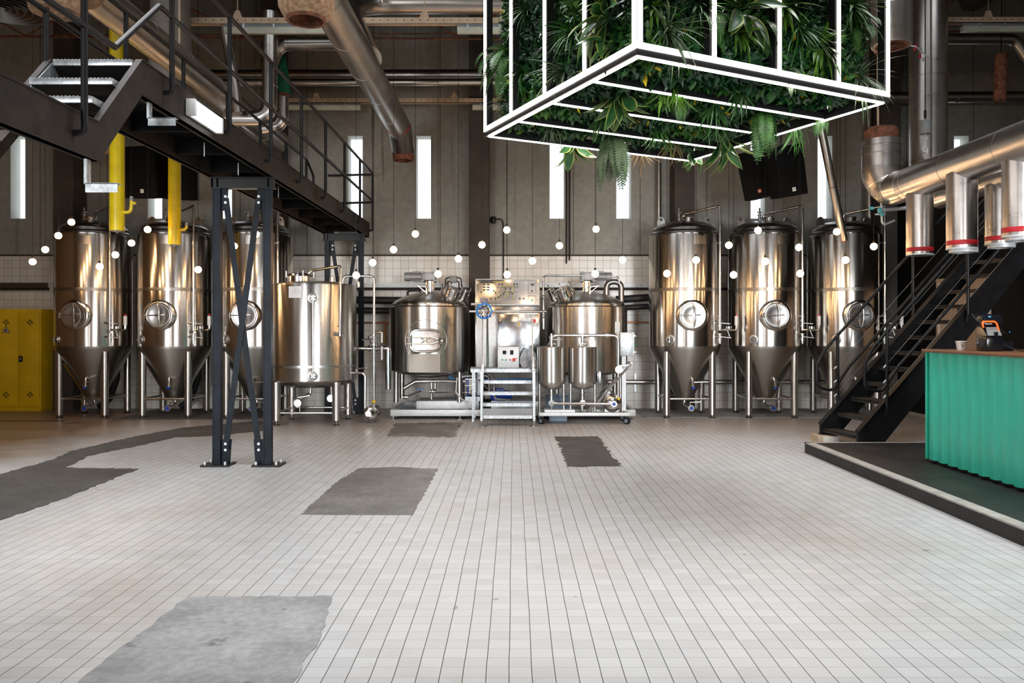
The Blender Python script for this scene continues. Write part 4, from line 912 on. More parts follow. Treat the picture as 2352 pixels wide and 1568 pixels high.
for i, py in enumerate((958, 930, 904, 878)):
    y = 12.36+i*0.135; z = at(0, py-4, y).z; obj('tread', grate(y, z, xl+0.02, xr-0.02, 0.18), 'galvanized', t)
y = 12.92; obj('platform', grate(y, zpl+0.03, at(1081, 0, y).x, at(1232, 0, y).x, 0.62, 0.06), 'galvanized', t)
for x in (at(1086, 0, y).x, at(1228, 0, y).x):
    for yy in (12.94, 13.5): m = MB(); m.bx(x-0.015, x+0.015, yy, yy+0.03, 0.0, zpl); obj('leg', m, 'galvanized', t)
m = MB(); m.bx(xl+0.02, xr-0.02, 12.37, 12.38, 0.15, 0.28); obj('kick_plate', m, 'sheet_panel', t)
# hose reel hanging by the cabinet and cross pipe
rc = at(1112, 714, 12.9)
t = thing('manifold', 'round steel valve manifold ringed by a blue hose in front of the cabinet', 'valve manifold', rc)
m = MB(); m.cyl(rc+Vector((0, 0.02, 0)), rc+Vector((0, -0.01, 0)), 0.055, seg=24)
for k in range(8): a = k*PI/4; q = rc+Vector((0.10*math.cos(a), -0.02, 0.10*math.sin(a))); m.tube([rc, q], 0.014, 8); m.sphere(q, 0.028, 10)
m.tube([at(1082, 698, 12.95), at(1113, 698, 12.95), at(1120, 706, 12.95), at(1120, 770, 12.95), at(1120, 845, 12.97)], 0.022, 10, 0.06); m.cyl(at(1078, 715, 12.98), at(1255, 715, 12.98), 0.022, seg=12); m.cyl(at(1126, 714, 12.94), at(1130, 714, 12.94), 0.05, seg=16)
obj('manifold_body', m, 'steel_pipe', t)
m = MB(); m.torus(rc+Vector((0, -0.03, 0)), (0, -1, 0.1), 0.125, 0.013, 40, 8); m.torus(rc+Vector((0.005, -0.045, -0.005)), (0.1, -1, 0), 0.118, 0.011, 40, 8); obj('blue_hose', m, 'blue_hose', t)
m = MB()
for q in ((1109, 727), (1118, 727), (1107, 707), (1126, 726)): m.sphere(at(q[0], q[1], 12.84), 0.018, 10)
obj('blue_knob', m, 'blue_paint', t)

# ================================================================== CIP TROLLEY with two small vessels
zc = at(0, 954, 12.65).z
x0, x1 = at(1237, 0, 12.6).x, at(1446, 0, 12.6).x
t = thing('cleaning_trolley', 'wheeled steel trolley carrying two small vessels and a pump', 'trolley', ((x0+x1)/2, 12.85, 0))
zf = 0.16
m = MB(); m.bx(x0, x1, 12.58, 12.63, zf-0.025, zf+0.03, 0.003); m.bx(x0, x1, 13.08, 13.13, zf-0.025, zf+0.03, 0.003)
for x in (x0+0.03, 1.02, x1-0.03): m.bx(x-0.025, x+0.025, 12.6, 13.1, zf-0.025, zf+0.03)
m.bx(x0+0.1, x0+0.6, 12.65, 12.95, zf+0.03, zf+0.07); obj('base_frame', m, 'galvanized_white', t)
for x in (x0+0.05, x1-0.04):
    for y in (12.62, 13.09):
        m = MB(); m.bx(x-0.03, x+0.03, y-0.03, y+0.03, 0.115, zf-0.025); m.beam((x-0.025, y, 0.06), (x-0.025, y, 0.12), 0.006, 0.05, (0, 1, 0)); m.beam((x+0.025, y, 0.06), (x+0.025, y, 0.12), 0.006, 0.05, (0, 1, 0)); cf = obj('caster', m, 'black_steel', t)
        m = MB(); m.cyl((x-0.018, y-0.02, 0.055), (x+0.018, y+0.02, 0.055), 0.055, seg=24); cw = obj('wheel', m, 'rubber', cf)
        m = MB(); m.cyl((x-0.021, y-0.024, 0.055), (x+0.021, y+0.024, 0.055), 0.03, seg=18); obj('hub', m, 'blue_grey', cw)
RV = 0.236
for cx_px in (1266.5, 1337.5):
    c = at(cx_px, 0, 12.80); c.z = 0; ztp = at(0, 797, 12.60).z; zbt = at(0, 892, 12.60).z
    m = MB(); m.lathe([(0.0, zbt-0.03), (0.1, zbt-0.02), (0.19, zbt+0.015), (RV-0.008, zbt+0.07), (RV, zbt+0.11), (RV, ztp-0.012), (RV+0.006, ztp-0.006), (RV+0.002, ztp), (RV-0.02, ztp), (0.12, ztp+0.012), (0, ztp+0.016)], c, seg=72); v = obj('vessel', m, 'steel_brushed', t)
    for k, (dx, dy) in enumerate(((-0.20, -0.08), (0.20, -0.08), (0.0, 0.2))):
        m = MB(); m.cyl(c+Vector((dx, dy, zf)), c+Vector((dx, dy, zbt+0.08)), 0.022, seg=14); obj('vessel_leg', m, 'steel_brushed', t)
    m = MB(); m.cyl(c+Vector((0, 0, zbt-0.02)), c+Vector((0, -0.02, 0.36)), 0.026, seg=12); valve(m, c+Vector((0, -0.02, 0.47)), (0, 0, 1), 0.026, 0.08); m.cyl(c+Vector((0, -0.08, 0.335)), c+Vector((0, 0.06, 0.335)), 0.05, seg=18); m.cyl(c+Vector((0, -0.02, 0.33)), c+Vector((0, -0.02, zf)), 0.02, seg=10); obj('outlet', m, 'steel_pipe', v)
    m = MB(); m.cyl(c+Vector((0, -0.05, ztp)), c+Vector((0, -0.05, ztp+0.22)), 0.022, seg=12); valve(m, c+Vector((0, -0.05, ztp+0.12)), (0, 0, 1), 0.026, 0.09); m.beam(c+Vector((0, -0.08, ztp+0.12)), c+Vector((0.17, -0.09, ztp+0.125)), 0.022, 0.014); m.tube([c+Vector((-0.06, -0.1, ztp)), c+Vector((-0.06, -0.1, ztp+0.05)), c+Vector((0.06, -0.1, ztp+0.05)), c+Vector((0.06, -0.1, ztp))], 0.008, 8, 0.01); obj('inlet_valve', m, 'steel_pipe', v)
za = at(0, 770, 12.75).z; xc1, xc2 = at(1266.5, 0, 12.8).x, at(1420, 0, 12.75).x
m = MB(); m.tube([(xc1, 12.75, za-0.20), (xc1, 12.75, za), (xc2, 12.75, za), (xc2, 12.75, 0.30)], 0.026, 14, 0.10); m.cyl((xc2-0.2, 12.75, za), (xc2-0.17, 12.75, za), 0.045, seg=16); m.cyl((at(1337.5, 0, 12.8).x, 12.75, za), (at(1337.5, 0, 12.8).x, 12.75, za-0.2), 0.022, seg=12); obj('return_pipe', m, 'steel_pipe', t)
m = MB(); m.cyl((xc1, 12.68, 0.335), (at(1412, 0, 12.7).x, 12.64, 0.325), 0.024, seg=12); obj('suction_pipe', m, 'steel_pipe', t)
p = at(1420, 848, 12.75); m = MB(); m.cyl(p+Vector((0, 0.04, 0)), p+Vector((0, -0.07, 0)), 0.05, seg=18); m.cyl(p+Vector((0, -0.07, 0)), p+Vector((0, -0.08, 0)), 0.06, seg=18); m.beam(p+Vector((0, -0.03, 0.06)), p+Vector((0.17, -0.03, 0.07)), 0.03, 0.014); obj('shutoff_valve', m, 'steel_pipe', t)
p = at(1408, 926, 12.7); m = MB(); m.lathe([(0, 0.12), (0.14, 0.12), (0.15, 0.08), (0.15, 0.05), (0.13, 0.03), (0.125, 0.0), (0.10, -0.02), (0.10, -0.03), (0.06, -0.05), (0.0, -0.055)], p+Vector((0, 0, 0)), (0, 1, 0), 40); m.cyl(p, p+Vector((0, -0.12, 0)), 0.035, seg=16); m.cyl(p+Vector((0, -0.11, 0)), p+Vector((0, -0.13, 0)), 0.05, seg=18); pu = obj('pump', m, 'steel_pipe', t)
m = MB(); m.cyl(p+Vector((0, -0.128, 0)), p+Vector((0, -0.14, 0)), 0.03, seg=16); obj('blue_cap', m, 'blue_paint', pu)
m = MB(); m.lathe([(0.0, 0.3), (0.12, 0.3), (0.13, 0.25), (0.13, 0.0)], p+Vector((-0.06, 0.13, 0.08)), (0, 1, 0), 32); m.bx(p.x-0.12, p.x+0.1, 12.8, 13.05, zf+0.02, p.z-0.02); obj('pump_motor', m, 'steel_satin', pu)
m = MB(); m.sphere(at(1421, 916, 12.68), 0.024, 10); obj('yellow_clip', m, 'warn_yellow', pu)
xp = at(1433, 0, 12.95).x
m = MB(); m.bx(xp-0.035, xp+0.035, 12.95, 13.02, zf, 1.2); obj('post', m, 'galvanized_white', t)
b0, b1 = at(1424, 0, 12.85), at(1457, 0, 12.85); m = MB(); m.bx(b0.x, b1.x, 12.82, 12.97, at(0, 817, 12.85).z, at(0, 763, 12.85).z, 0.008); eb = obj('switch_box', m, 'galvanized', t)
m = MB(); m.bx(b1.x-0.025, b1.x-0.019, 12.815, 12.82, at(0, 816, 12.85).z, at(0, 764, 12.85).z)
for py in (771, 808): q = at(1456, py, 12.85); m.box((q.x, 12.82, q.z), (0.05, 0.02, 0.02))
obj('hinge', m, 'steel_dark', eb)
m = MB(); q = at(1459, 791, 12.85); m.cyl(q+Vector((-0.01, 0.04, 0)), q+Vector((0.02, 0.04, 0)), 0.015, seg=10); obj('green_button', m, 'green_plastic', eb)
m = MB()
for dy in (0, 0.28):
    m.tube([at(1352, 950, 12.7)+Vector((0, dy, 0)), at(1350, 952, 12.7)+Vector((0, dy, 0)), at(1450, 834, 12.7)+Vector((0, dy, 0))], 0.017, 10)
a_, b_ = at(1450, 834, 12.7), at(1450, 834, 12.7)+Vector((0, 0.28, 0)); m.tube([a_, b_], 0.017, 10); obj('push_handle', m, 'steel_pipe', t)
m = MB(); q = at(1376, 865, 12.78); m.box(q, (0.07, 0.12, 0.20), None, 0.004); obj('junction_plate', m, 'sheet_panel', t)

# pipes along the back wall
def wpipe(name, label, pts, r, mat, cat='pipe', bend=0.15, clips=False):
    t = thing(name, label, cat, Vector(pts[0])); m = MB(); m.tube(pts, r, 16, bend); o = obj('run', m, mat, t)
    if clips:
        a, b = Vector(pts[0]), Vector(pts[-1])
        for f in (0.25, 0.75): q = a.lerp(b, f); m = MB(); m.bx(q.x-0.012, q.x+0.012, q.y, BACK_Y-0.01, q.z-r-0.006, q.z+r+0.006); obj('wall_clip', m, 'galvanized', t)
    return t
for (pa, pb, lab) in (((830, 688, 14.6), (905, 690, 14.6), 'upper black insulated pipe left of the hatch kettle'), ((830, 712, 14.6), (905, 714, 14.6), 'lower black insulated pipe left of the hatch kettle')):
    a, b = at(*pa), at(*pb); wpipe('insulated_pipe', lab, [a-Vector((0.5, 0, 0)), b+Vector((0.35, 0.1, 0))], 0.07 if 'upper' in lab else 0.06, 'insulation_black')
a, b = at(1415, 688, 14.55), at(1492, 682, 14.55)
wpipe('insulated_pipe', 'upper black insulated pipe right of the U pipe kettle, dropping beside the pillar', [a, b+Vector((0.08, 0, 0)), b+Vector((0.08, 0, -0.95)), b+Vector((0.35, 0, -1.25))], 0.07, 'insulation_black', bend=0.12)
a, b = at(1425, 707, 14.6), at(1490, 703, 14.6)
wpipe('insulated_pipe', 'lower black insulated pipe right of the U pipe kettle', [a, b+Vector((0.05, 0, 0))], 0.052, 'insulation_black')
wpipe('copper_pipe', 'thin copper pipe on the tiles left of the hatch kettle', [at(820, 741, 14.95), at(915, 741, 14.95)], 0.017, 'copper', clips=True)
wpipe('copper_pipe', 'thin copper pipe on the tiles right of the U pipe kettle', [at(1405, 740, 14.95), at(1500, 740, 14.95)], 0.017, 'copper', clips=True)
wpipe('steam_pipe', 'silver wrapped pipe running low along the tiles behind the right fermenters', [at(1395, 877, 14.9), at(1920, 877, 14.9)], 0.048, 'duct_bright', clips=True)
p = at(884, 741, 14.95); t = thing('copper_drop', 'copper drop with a brass valve on the tiles beside the hatch kettle', 'pipe', p)
m = MB(); m.cyl(p, p-Vector((0, 0, 0.25)), 0.016, seg=12); obj('drop', m, 'copper', t)
m = MB(); m.cyl(p-Vector((0, 0, 0.25)), p-Vector((0, 0, 0.40)), 0.024, seg=12); m.sphere(p-Vector((0, 0, 0.3)), 0.035, 12); obj('valve', m, 'brass', t)
for px, lab in ((1301, 'longer of two thin rusty pipes ending at the top of the tiles'), (1308, 'shorter of two thin rusty pipes ending at the top of the tiles')):
    wpipe('thin_pipe', lab, [(at(px, 0, 14.98).x, 14.98, 8.2), at(px, 605 if px == 1301 else 598, 14.98)], 0.014, 'brown_steel')
for px in (1459, 1677):
    q = at(px, 878, 14.99); t = thing('tile_bracket', 'upright slotted bracket on the tiles %s' % ('right of the trolley' if px == 1459 else 'between two tall fermenters'), 'bracket', q)
    m = MB(); m.bx(q.x-0.018, q.x+0.018, 14.985, 15.02, q.z-0.18, q.z+0.18); obj('strut', m, 'galvanized', t)
# black wall lamp with conduit
q = at(1133, 506, 14.9); t = thing('wall_lamp', 'black bell-shaped fitting on the concrete beside the middle pillar', 'wall lamp', q)
m = MB(); m.lathe([(0.0, 0.07), (0.04, 0.07), (0.055, 0.04), (0.05, -0.02), (0.035, -0.06), (0.0, -0.06)], q, (0, 0, 1), 24); m.cyl(q, (q.x-0.06, 14.95, q.z), 0.02, seg=10); obj('housing', m, 'black_steel', t)
m = MB(); m.tube([q+Vector((0.03, 0.05, 0.03)), (at(1153, 0, 14.98).x, 14.98, q.z+0.04), (at(1156, 0, 14.98).x, 14.98, q.z-0.1), at(1156, 640, 14.98)], 0.012, 8, 0.06); obj('conduit', m, 'black_steel', t)
m = None
wpipe('down_pipe', 'slim grey pipe standing against the wall left of the right-hand pillar', [(at(1513, 0, 14.9).x, 14.9, 8.0), (at(1513, 0, 14.9).x, 14.9, 2.4)], 0.05, 'duct_metal')
q = at(1996, 400, 14.8); wpipe('down_pipe', 'pale bent pipe coming down behind the ribbed duct elbow', [(q.x-1.2, 14.8, 6.0), (q.x-0.1, 14.8, 6.0), (q.x, 14.8, 5.8), (q.x, 14.8, 0.0)], 0.055, 'duct_metal', bend=0.3)

for px, lab in ((258, 'black bent drain pipe behind the fermenter next to the cabinet'), (445, 'black bent drain pipe behind the second left fermenter')):
    q = at(px, 940, 14.75); t = thing('drain_pipe', lab, 'pipe', (q.x, 14.75, 0.0)); m = MB(); m.tube([(q.x+0.12, 14.75, 1.5), (q.x+0.08, 14.75, 0.6), (q.x-0.05, 14.75, 0.22), (q.x-0.25, 14.75, 0.06)], 0.06, 14, 0.2); obj('run', m, 'insulation_black', t)
# ================================================================== CATWALK on trestles
XR, XL = -2.78, -3.45
t = thing('catwalk', 'dark steel catwalk with tube rails crossing the hall above the tanks', 'catwalk', (-3.1, 9.5, 3.3))
def channel(pts, x, th=0.05, h=0.26):
    """side girder following (y, z of its lower edge) points in the plane x"""
    m = MB()
    for (ya, za), (yb, zb) in zip(pts, pts[1:]):
        steep = abs(zb-za) > abs(yb-ya)*0.3
        k = h*1.0
        if steep: m.prism([(x-th/2, ya-0.0, za), (x-th/2, ya, za+k), (x-th/2, yb, zb+k), (x-th/2, yb, zb)], (th, 0, 0))
        else:
            m.prism([(x-th/2, ya, za), (x-th/2, ya, za+k), (x-th/2, yb, zb+k), (x-th/2, yb, zb)], (th, 0, 0))
            m.bx(x-th, x+th*0.6, min(ya, yb), max(ya, yb), za+k-0.012, za+k); m.bx(x-th, x+th*0.6, min(ya, yb), max(ya, yb), za, za+0.012)
    return m
path = [(14.72, 3.30), (5.72, 3.30), (5.12, 2.68), (1.2, 2.68)]
for x, nm in ((XR, 0), (XL, 1)): obj('girder', channel(path, x, 0.05, 0.27), 'brown_steel', t)
m = MB(); zd = 3.535
m.bx(XL+0.03, XR-0.03, 5.75, 14.70, zd-0.03, zd); m.bx(XL+0.03, XR-0.03, 1.2, 5.08, 2.885, 2.915)
for y in [1.4+0.6*i for i in range(6)]: m.bx(XL+0.03, XR-0.03, y, y+0.05, 2.72, 2.885)
for y in [6.0+0.9*i for i in range(10)]: m.bx(XL+0.03, XR-0.03, y, y+0.06, 3.34, zd-0.03)
obj('deck', m, 'deck_black', t)
for i, (py, ylev) in enumerate(((143, 5.70), (186, 5.42), (228, 5.16))):
    z = at(0, py, ylev).z; m = MB(); m.bx(XL+0.04, XR-0.04, ylev, ylev+0.24, z-0.022, z+0.022, 0.003)
    for k in range(22): xx = XL+0.05+k*0.0265; m.cyl((xx, ylev+0.004, z+0.022), (xx, ylev+0.22, z+0.022), 0.006, seg=5)
    obj('tread', m, 'galvanized', t)
    m = MB(); m.bx(XL+0.05, XR-0.05, ylev+0.012, ylev+0.235, z-0.03, z-0.0225); obj('tread_shade_plate', m, 'deck_black', t)  # black plate added to paint in the shade under the tread
m = MB()
for x in (XL+0.03,): m.beam((x, 5.75, 3.5), (x, 5.1, 2.86), 0.01, 0.11, (0, -1, 1))
obj('stair_flange', m, 'galvanized', t)
# rails and posts
XRP, XLP, RT_ = -2.69, -3.47, 0.021
ZT, ZM = 4.52, 4.02
def jpost(x, y, z0, z1, side):
    m = MB()
    if side > 0: m.tube([(x-0.075, y, z0), (x+0.005, y, z0), (x, y, z0+0.10), (x, y, z1)], RT_, 12, 0.12, n=7)
    else: m.cyl((x, y, z0+0.1), (x, y, z1), RT_, seg=12)
    return m
for y in (6.07, 7.30, 8.54, 9.77, 11.02, 12.26, 13.49, 14.70): obj('rail_post', jpost(XRP, y, 3.43, ZT, 1), 'black_steel', t)
for y in (6.9, 8.1, 9.35, 10.55, 11.75, 12.9): obj('rail_post', jpost(XLP, y, 3.43, ZT-0.12, -1), 'black_steel', t)
obj('rail_post', jpost(XRP, 4.83, 2.80, 3.98, 1), 'black_steel', t); obj('rail_post', jpost(XRP, 3.6, 2.80, 3.98, 1), 'black_steel', t)
obj('rail_post', jpost(XLP, 5.72, 3.43, 3.95, -1), 'black_steel', t); obj('rail_post', jpost(XLP, 4.4, 2.80, 3.95, -1), 'black_steel', t)
m = MB(); m.tube([(XRP, 5.3, ZT), (XRP, 14.72, ZT), (XRP-0.05, 14.82, ZT), (XLP-0.1, 14.82, ZT-0.02)], RT_, 12, 0.05); obj('hand_rail', m, 'black_steel', t)
m = MB(); m.tube([(XRP, 1.0, 3.47), (XRP, 5.20, 3.47), (XRP, 5.85, ZM), (XRP, 14.74, ZM-0.03), (XRP-0.05, 14.84, ZM-0.03), (XLP+0.1, 14.84, ZM-0.05)], RT_, 12, 0.03); obj('knee_rail', m, 'black_steel', t)
m = MB(); m.tube([(XLP, 5.0, ZT-0.12), (XLP, 12.9, ZT-0.12), (XLP, 13.35, ZT-0.30), (XLP, 13.40, 3.55)], RT_, 12, 0.12); obj('hand_rail', m, 'black_steel', t)
m = MB(); m.tube([(XLP, 1.0, 3.94), (XLP, 5.0, 3.94), (XLP, 6.9, 3.90)], RT_, 12); obj('hand_rail', m, 'black_steel', t)
m = MB(); m.tube([(XRP, 1.0, 3.98), (XRP, 4.9, 3.98), (XRP, 5.4, 4.50)], RT_, 12, 0.03); obj('hand_rail', m, 'black_steel', t)
def ell(y, z, lab):
    m = MB(); m.bx(XR-0.02, XR, y, y+0.05, z-0.20, z); m.bx(XR-0.02, XR+0.20, y, y+0.05, z-0.205, z-0.198); m.bx(XR-0.01, XR+0.2, y, y+0.006, z-0.26, z-0.2)
    return obj('hanger_bracket', m, 'galvanized', t)
ell(5.02, 2.72, ''); ell(5.88, 3.38, '')
m = MB()
for y in (7.3, 8.2, 9.6): m.cyl((XR-0.15, y, 3.33), (XR-0.15, y, 3.2), 0.006, seg=6)
obj('bolt', m, 'galvanized', t)
# strip light under the rail
t = thing('strip_light', 'small lit strip light fixed to the side of the catwalk', 'light', (XR+0.05, 6.75, 3.4))
m = MB(); m.bx(XR+0.03, XR+0.06, 6.48, 7.08, 3.36, 3.50, 0.006); m.bx(XR+0.03, XR+0.11, 6.46, 6.50, 3.36, 3.50, 0.006); m.bx(XR+0.03, XR+0.11, 7.06, 7.10, 3.36, 3.50, 0.006); obj('housing', m, 'white_plastic', t)
m = MB(); m.bx(XR+0.06, XR+0.11, 6.5, 7.06, 3.365, 3.495, 0.012); obj('diffuser', m, 'tube_white', t)

def trestle(y, xa, xb, ztop, label, sc=1.0):
    """two posts, a head beam, X bracing of flat bars and foot plates"""
    t = thing('trestle', label, 'trestle', ((xa+xb)/2, y, 0), 'trestles carrying the catwalk')
    for x, s in ((xa, 1), (xb, -1)):
        m = MB(); m.bx(x-0.035, x+0.035, y-0.035, y+0.035, 0.012, ztop-0.13); m.bx(x-0.045, x-0.035, y-0.04, y+0.04, 0.012, ztop-0.13); m.bx(x+0.035, x+0.045, y-0.04, y+0.04, 0.012, ztop-0.13); p = obj('post', m, 'navy_steel', t)
        m = MB(); m.bx(x-0.15, x+0.17, y-0.13, y+0.13, 0.0, 0.02); pl_ = obj('foot_plate', m, 'black_steel', p)
        m = MB()
        for dx in (-0.11, 0.12):
            for dy in (-0.09, 0.09): m.cyl((x+dx, y+dy, 0.02), (x+dx, y+dy, 0.055), 0.014, seg=8)
        obj('anchor_bolt', m, 'galvanized_white', p)
        m = MB(); x0_, x1_ = x+s*0.045, x+s*0.145
        m.prism([(x0_, y-0.005, 0.02), (x1_, y-0.005, 0.02), (x1_+s*0.02, y-0.005, 0.30), (x0_, y-0.005, 0.30)], (0, 0.012, 0)); m.prism([(x0_, y-0.005, ztop-0.13), (x1_-s*0.02, y-0.005, ztop-0.13), (x1_-s*0.04, y-0.005, ztop-0.38), (x0_, y-0.005, ztop-0.38)], (0, 0.012, 0)); gp = obj('gusset', m, 'navy_steel', p)
        m = MB()
        for dz in (0.18, 0.25, ztop-0.29, ztop-0.22): m.cyl((x+s*0.10, y-0.03, dz), (x+s*0.10, y+0.0, dz), 0.016, seg=8)
        obj('bolt', m, 'galvanized_white', gp)
    for s, dy in ((1, -0.024), (-1, -0.012)):
        m = MB(); a, b = (xa+0.10, xb-0.10) if s > 0 else (xb-0.10, xa+0.10); m.beam((a, y+dy, 0.18), (b, y+dy, ztop-0.24), 0.068, 0.010, (0, 1, 0)); obj('brace', m, 'navy_steel', t)
    m = MB(); m.bx(xa-0.09, xb+0.09, y-0.05, y+0.05, ztop-0.13, ztop-0.12); m.bx(xa-0.09, xb+0.09, y-0.05, y+0.05, ztop-0.012, ztop-0.001); m.bx(xa-0.05, xb+0.05, y-0.008, y+0.008, ztop-0.12, ztop-0.01)
    for x in (xa-0.06, xa, xb, xb+0.06): m.bx(x-0.005, x+0.005, y-0.05, y+0.05, ztop-0.12, ztop-0.01)
    obj('head_beam', m, 'black_steel', t)
    return t
trestle(8.85, -3.40, -2.82, 3.30, 'black steel trestle with crossed flat braces nearest the camera')
trestle(14.15, -3.42, -2.80, 3.30, 'black steel trestle at the back wall behind the storage tank')

# ================================================================== DUCTS
def duct(name, label, pts, r, mat='duct_metal', bend=0.0, seams=None, cat='duct', seg=32):
    t = thing(name, label, cat, Vector(pts[0])); P = fillet(pts, bend, 8)
    m = MB(); m.tube(P, r, seg); o = obj('run', m, mat, t)
    if seams:
        for p, d in seams: p, d = Vector(p), Vector(d).normalized(); m = MB(); m.cyl(p-d*0.006, p+d*0.006, r*1.012, seg=seg); obj('seam', m, mat, t)
    return t
# big duct pointing at the camera, both ends turned down
xd, zd2 = -2.0, 5.08
t = duct('ventilation_duct', 'large silver duct running towards the camera, its far open mouth turned down', [(xd, 13.95, 4.72), (xd, 13.95, 4.80), (xd, 13.5, zd2), (xd, 7.2, zd2), (xd, 6.95, 4.9)], 0.205, bend=0.35, seams=[((xd, y, zd2), (0, 1, 0)) for y in (8.1, 9.2, 10.3, 11.4, 12.5)])
m = MB(); m.cyl((xd, 13.3, zd2-0.01), (xd, 13.33, zd2-0.03), 0.211, seg=32); m.cyl((xd, 7.5, zd2), (xd, 7.54, zd2), 0.211, seg=32); obj('red_band', m, 'red_tape', t)
m = MB(); m.lathe([(0.16, 4.60), (0.185, 4.60), (0.19, 4.74), (0.16, 4.74)], (xd, 13.95, 0), seg=32); m.cyl((xd, 13.95, 4.70), (xd, 13.95, 4.705), 0.16, seg=32); obj('rusty_mouth', m, 'rust', t)
m = MB(); m.lathe([(0.175, 4.36), (0.205, 4.38), (0.245, 4.46), (0.25, 4.62), (0.22, 4.85), (0.15, 4.85)], (xd+0.13, 6.95, 0), seg=36); m.cyl((xd+0.13, 6.95, 4.58), (xd+0.13, 6.95, 4.60), 0.2, seg=30); ls = obj('torn_lagging', m, 'rock_wool', t)
m = MB(); m.lathe([(0.15, 4.34), (0.178, 4.34), (0.178, 4.6), (0.15, 4.6)], (xd+0.13, 6.95, 0), seg=36); obj('rusty_mouth', m, 'rust', t)
# branch rising to the cross duct
t = duct('ventilation_duct', 'silver cross duct high at the top with a ribbed bend feeding the large duct', [(2.6, 11.3, 6.33), (-2.0, 11.3, 6.33), (-2.35, 10.9, 6.1), (-2.0, 10.3, 5.2)], 0.155, bend=0.5, seams=[((x, 11.3, 6.33), (1, 0, 0)) for x in (-0.9, 0.3)])
m = MB(); m.cyl((-2.3, 10.9, 6.0), (-2.0, 10.3, 5.15), 0.14, 0.24, seg=32); obj('cone_branch', m, 'duct_metal', t)
m = MB()
for k in range(5): a = k*0.22; p = Vector((-1.9-0.35*math.sin(a), 11.28-0.25*math.sin(a)*0.6, 6.33-0.16*(1-math.cos(a)))); d = Vector((-math.cos(a), -0.4*math.sin(a), -math.sin(a))).normalized(); m.cyl(p-d*0.006, p+d*0.006, 0.165, seg=28)
obj('rib', m, 'duct_bright', t)
a, b = at(640, 101, 11.8), at(830, 100, 11.8)
t = duct('ventilation_duct', 'short silver duct between the tall drop and the large duct', [b, a, a+Vector((-0.12, 0, -0.35)), a+Vector((-0.12, 0, -1.0))], 0.10, bend=0.28)
m = MB()
for k in range(5): an = k*0.32; p = a+Vector((0.13-0.27*math.sin(an), 0, -0.27+0.27*math.cos(an))); d = Vector((-math.cos(an), 0, -math.sin(an))); m.cyl(p-d*0.006, p+d*0.006, 0.108, seg=24)
obj('rib', m, 'duct_bright', t)
v0, v1 = at(621, 60, 11.5), at(619, 272, 11.5)
t = duct('ventilation_duct', 'bright silver drop duct turning left behind the catwalk rails', [v0+Vector((0, 0, 0.2)), v1, v1+Vector((-0.65, 0, 0))], 0.112, 'duct_bright', 0.24, [(v0+Vector((0, 0, -0.3)), (0, 0, 1)), (v0+Vector((0, 0, -0.9)), (0, 0, 1))])
w0, w1 = at(648, 200, 12.0), at(648, 285, 12.0)
t = duct('ventilation_duct', 'second silver drop duct with a green cloth tied over its top', [w0-Vector((0, 0, 0.1)), w1-Vector((0, 0, 0.02)), w1+Vector((-0.3, 0.0, -0.06))], 0.10, 'duct_bright', 0.2)
m = MB(); m.lathe([(0.0, 0.62), (0.06, 0.6), (0.09, 0.4), (0.125, 0.2), (0.13, 0.06), (0.11, 0.0), (0.0, 0.0)], w0-Vector((0, 0, 0.12)), seg=14); gc = obj('green_cloth', m, 'green_cloth', t)
m = MB(); m.cyl(w0-Vector((0, 0, 0.16)), w0-Vector((0, 0, 0.11)), 0.115, seg=24); obj('rusty_collar', m, 'rust', t)
# long duct above the left side of the catwalk, coming towards the camera
xl, zl = -4.28, 4.97
t = duct('ventilation_duct', 'long dull duct slanting from the top left corner behind the catwalk', [(xl, 14.1, zl), (xl, 7.6, zl)], 0.185, seams=[((xl, y, zl), (0, 1, 0)) for y in (8.9, 9.9, 10.9, 12.2, 13.2)])
m = MB(); m.cyl((xl, 7.55, zl), (xl, 7.75, zl), 0.20, seg=32); obj('rust_band', m, 'rock_wool', t)
m = MB(); m.lathe([(0.15, 4.62), (0.22, 4.60), (0.25, 4.75), (0.22, 4.95), (0.15, 5.1)], (xl-0.12, 7.4, 0), seg=32); obj('torn_lagging', m, 'rock_wool', t)
m = MB(); q = at(392, 20, 10.4); m.lathe([(0.30, -1.15), (0.28, -0.95), (0.25, -0.1), (0.25, 1.0)], q, seg=32); obj('cone_branch', m, 'grey_duct', t)
m = MB(); q = at(412, 0, 10.0); m.cyl((q.x, q.y, 7.0), (q.x, q.y, at(0, 125, 10.0).z), 0.014, seg=8); obj('rod', m, 'cream_paint', t)
# grey leaning pipe and parallel far ducts
t = duct('ventilation_duct', 'grey leaning pipe left of the tall drop duct', [at(515, 55, 11.2), at(540, 205, 11.2), at(545, 260, 11.2)], 0.075, 'duct_metal')
a, b = at(640, 173, 14.2), at(1175, 171, 14.2)
t = duct('long_duct', 'upper of two straight silver ducts running along the top of the back wall', [a-Vector((3.2, 0, 0)), b+Vector((5.5, 0, 0))], 0.10, seams=[(a+Vector((k*1.25, 0, 0)), (1, 0, 0)) for k in range(6)])
a, b = at(640, 190, 14.0), at(1175, 188, 14.0)
t = duct('long_duct', 'lower of two straight silver ducts running along the top of the back wall', [a-Vector((3.2, 0, 0)), b+Vector((5.5, 0, 0))], 0.065)
a, b = at(2110, 225, 14.3), at(2352, 222, 14.3)
t = duct('long_duct', 'dim silver duct high on the right with warm highlights', [a-Vector((2.2, 0, 0)), b+Vector((1, 0, 0))], 0.105, seams=[(a+Vector((k*0.7, 0, 0)), (1, 0, 0)) for k in range(3)])
a, b = at(2170, 89, 12.5), at(2330, 90, 12.5)
t = duct('long_duct', 'dim silver cross duct in the top right corner, bending down at its end', [a-Vector((0.6, 0, 0)), b, b+Vector((0.25, 0, -0.35))], 0.085, bend=0.25)
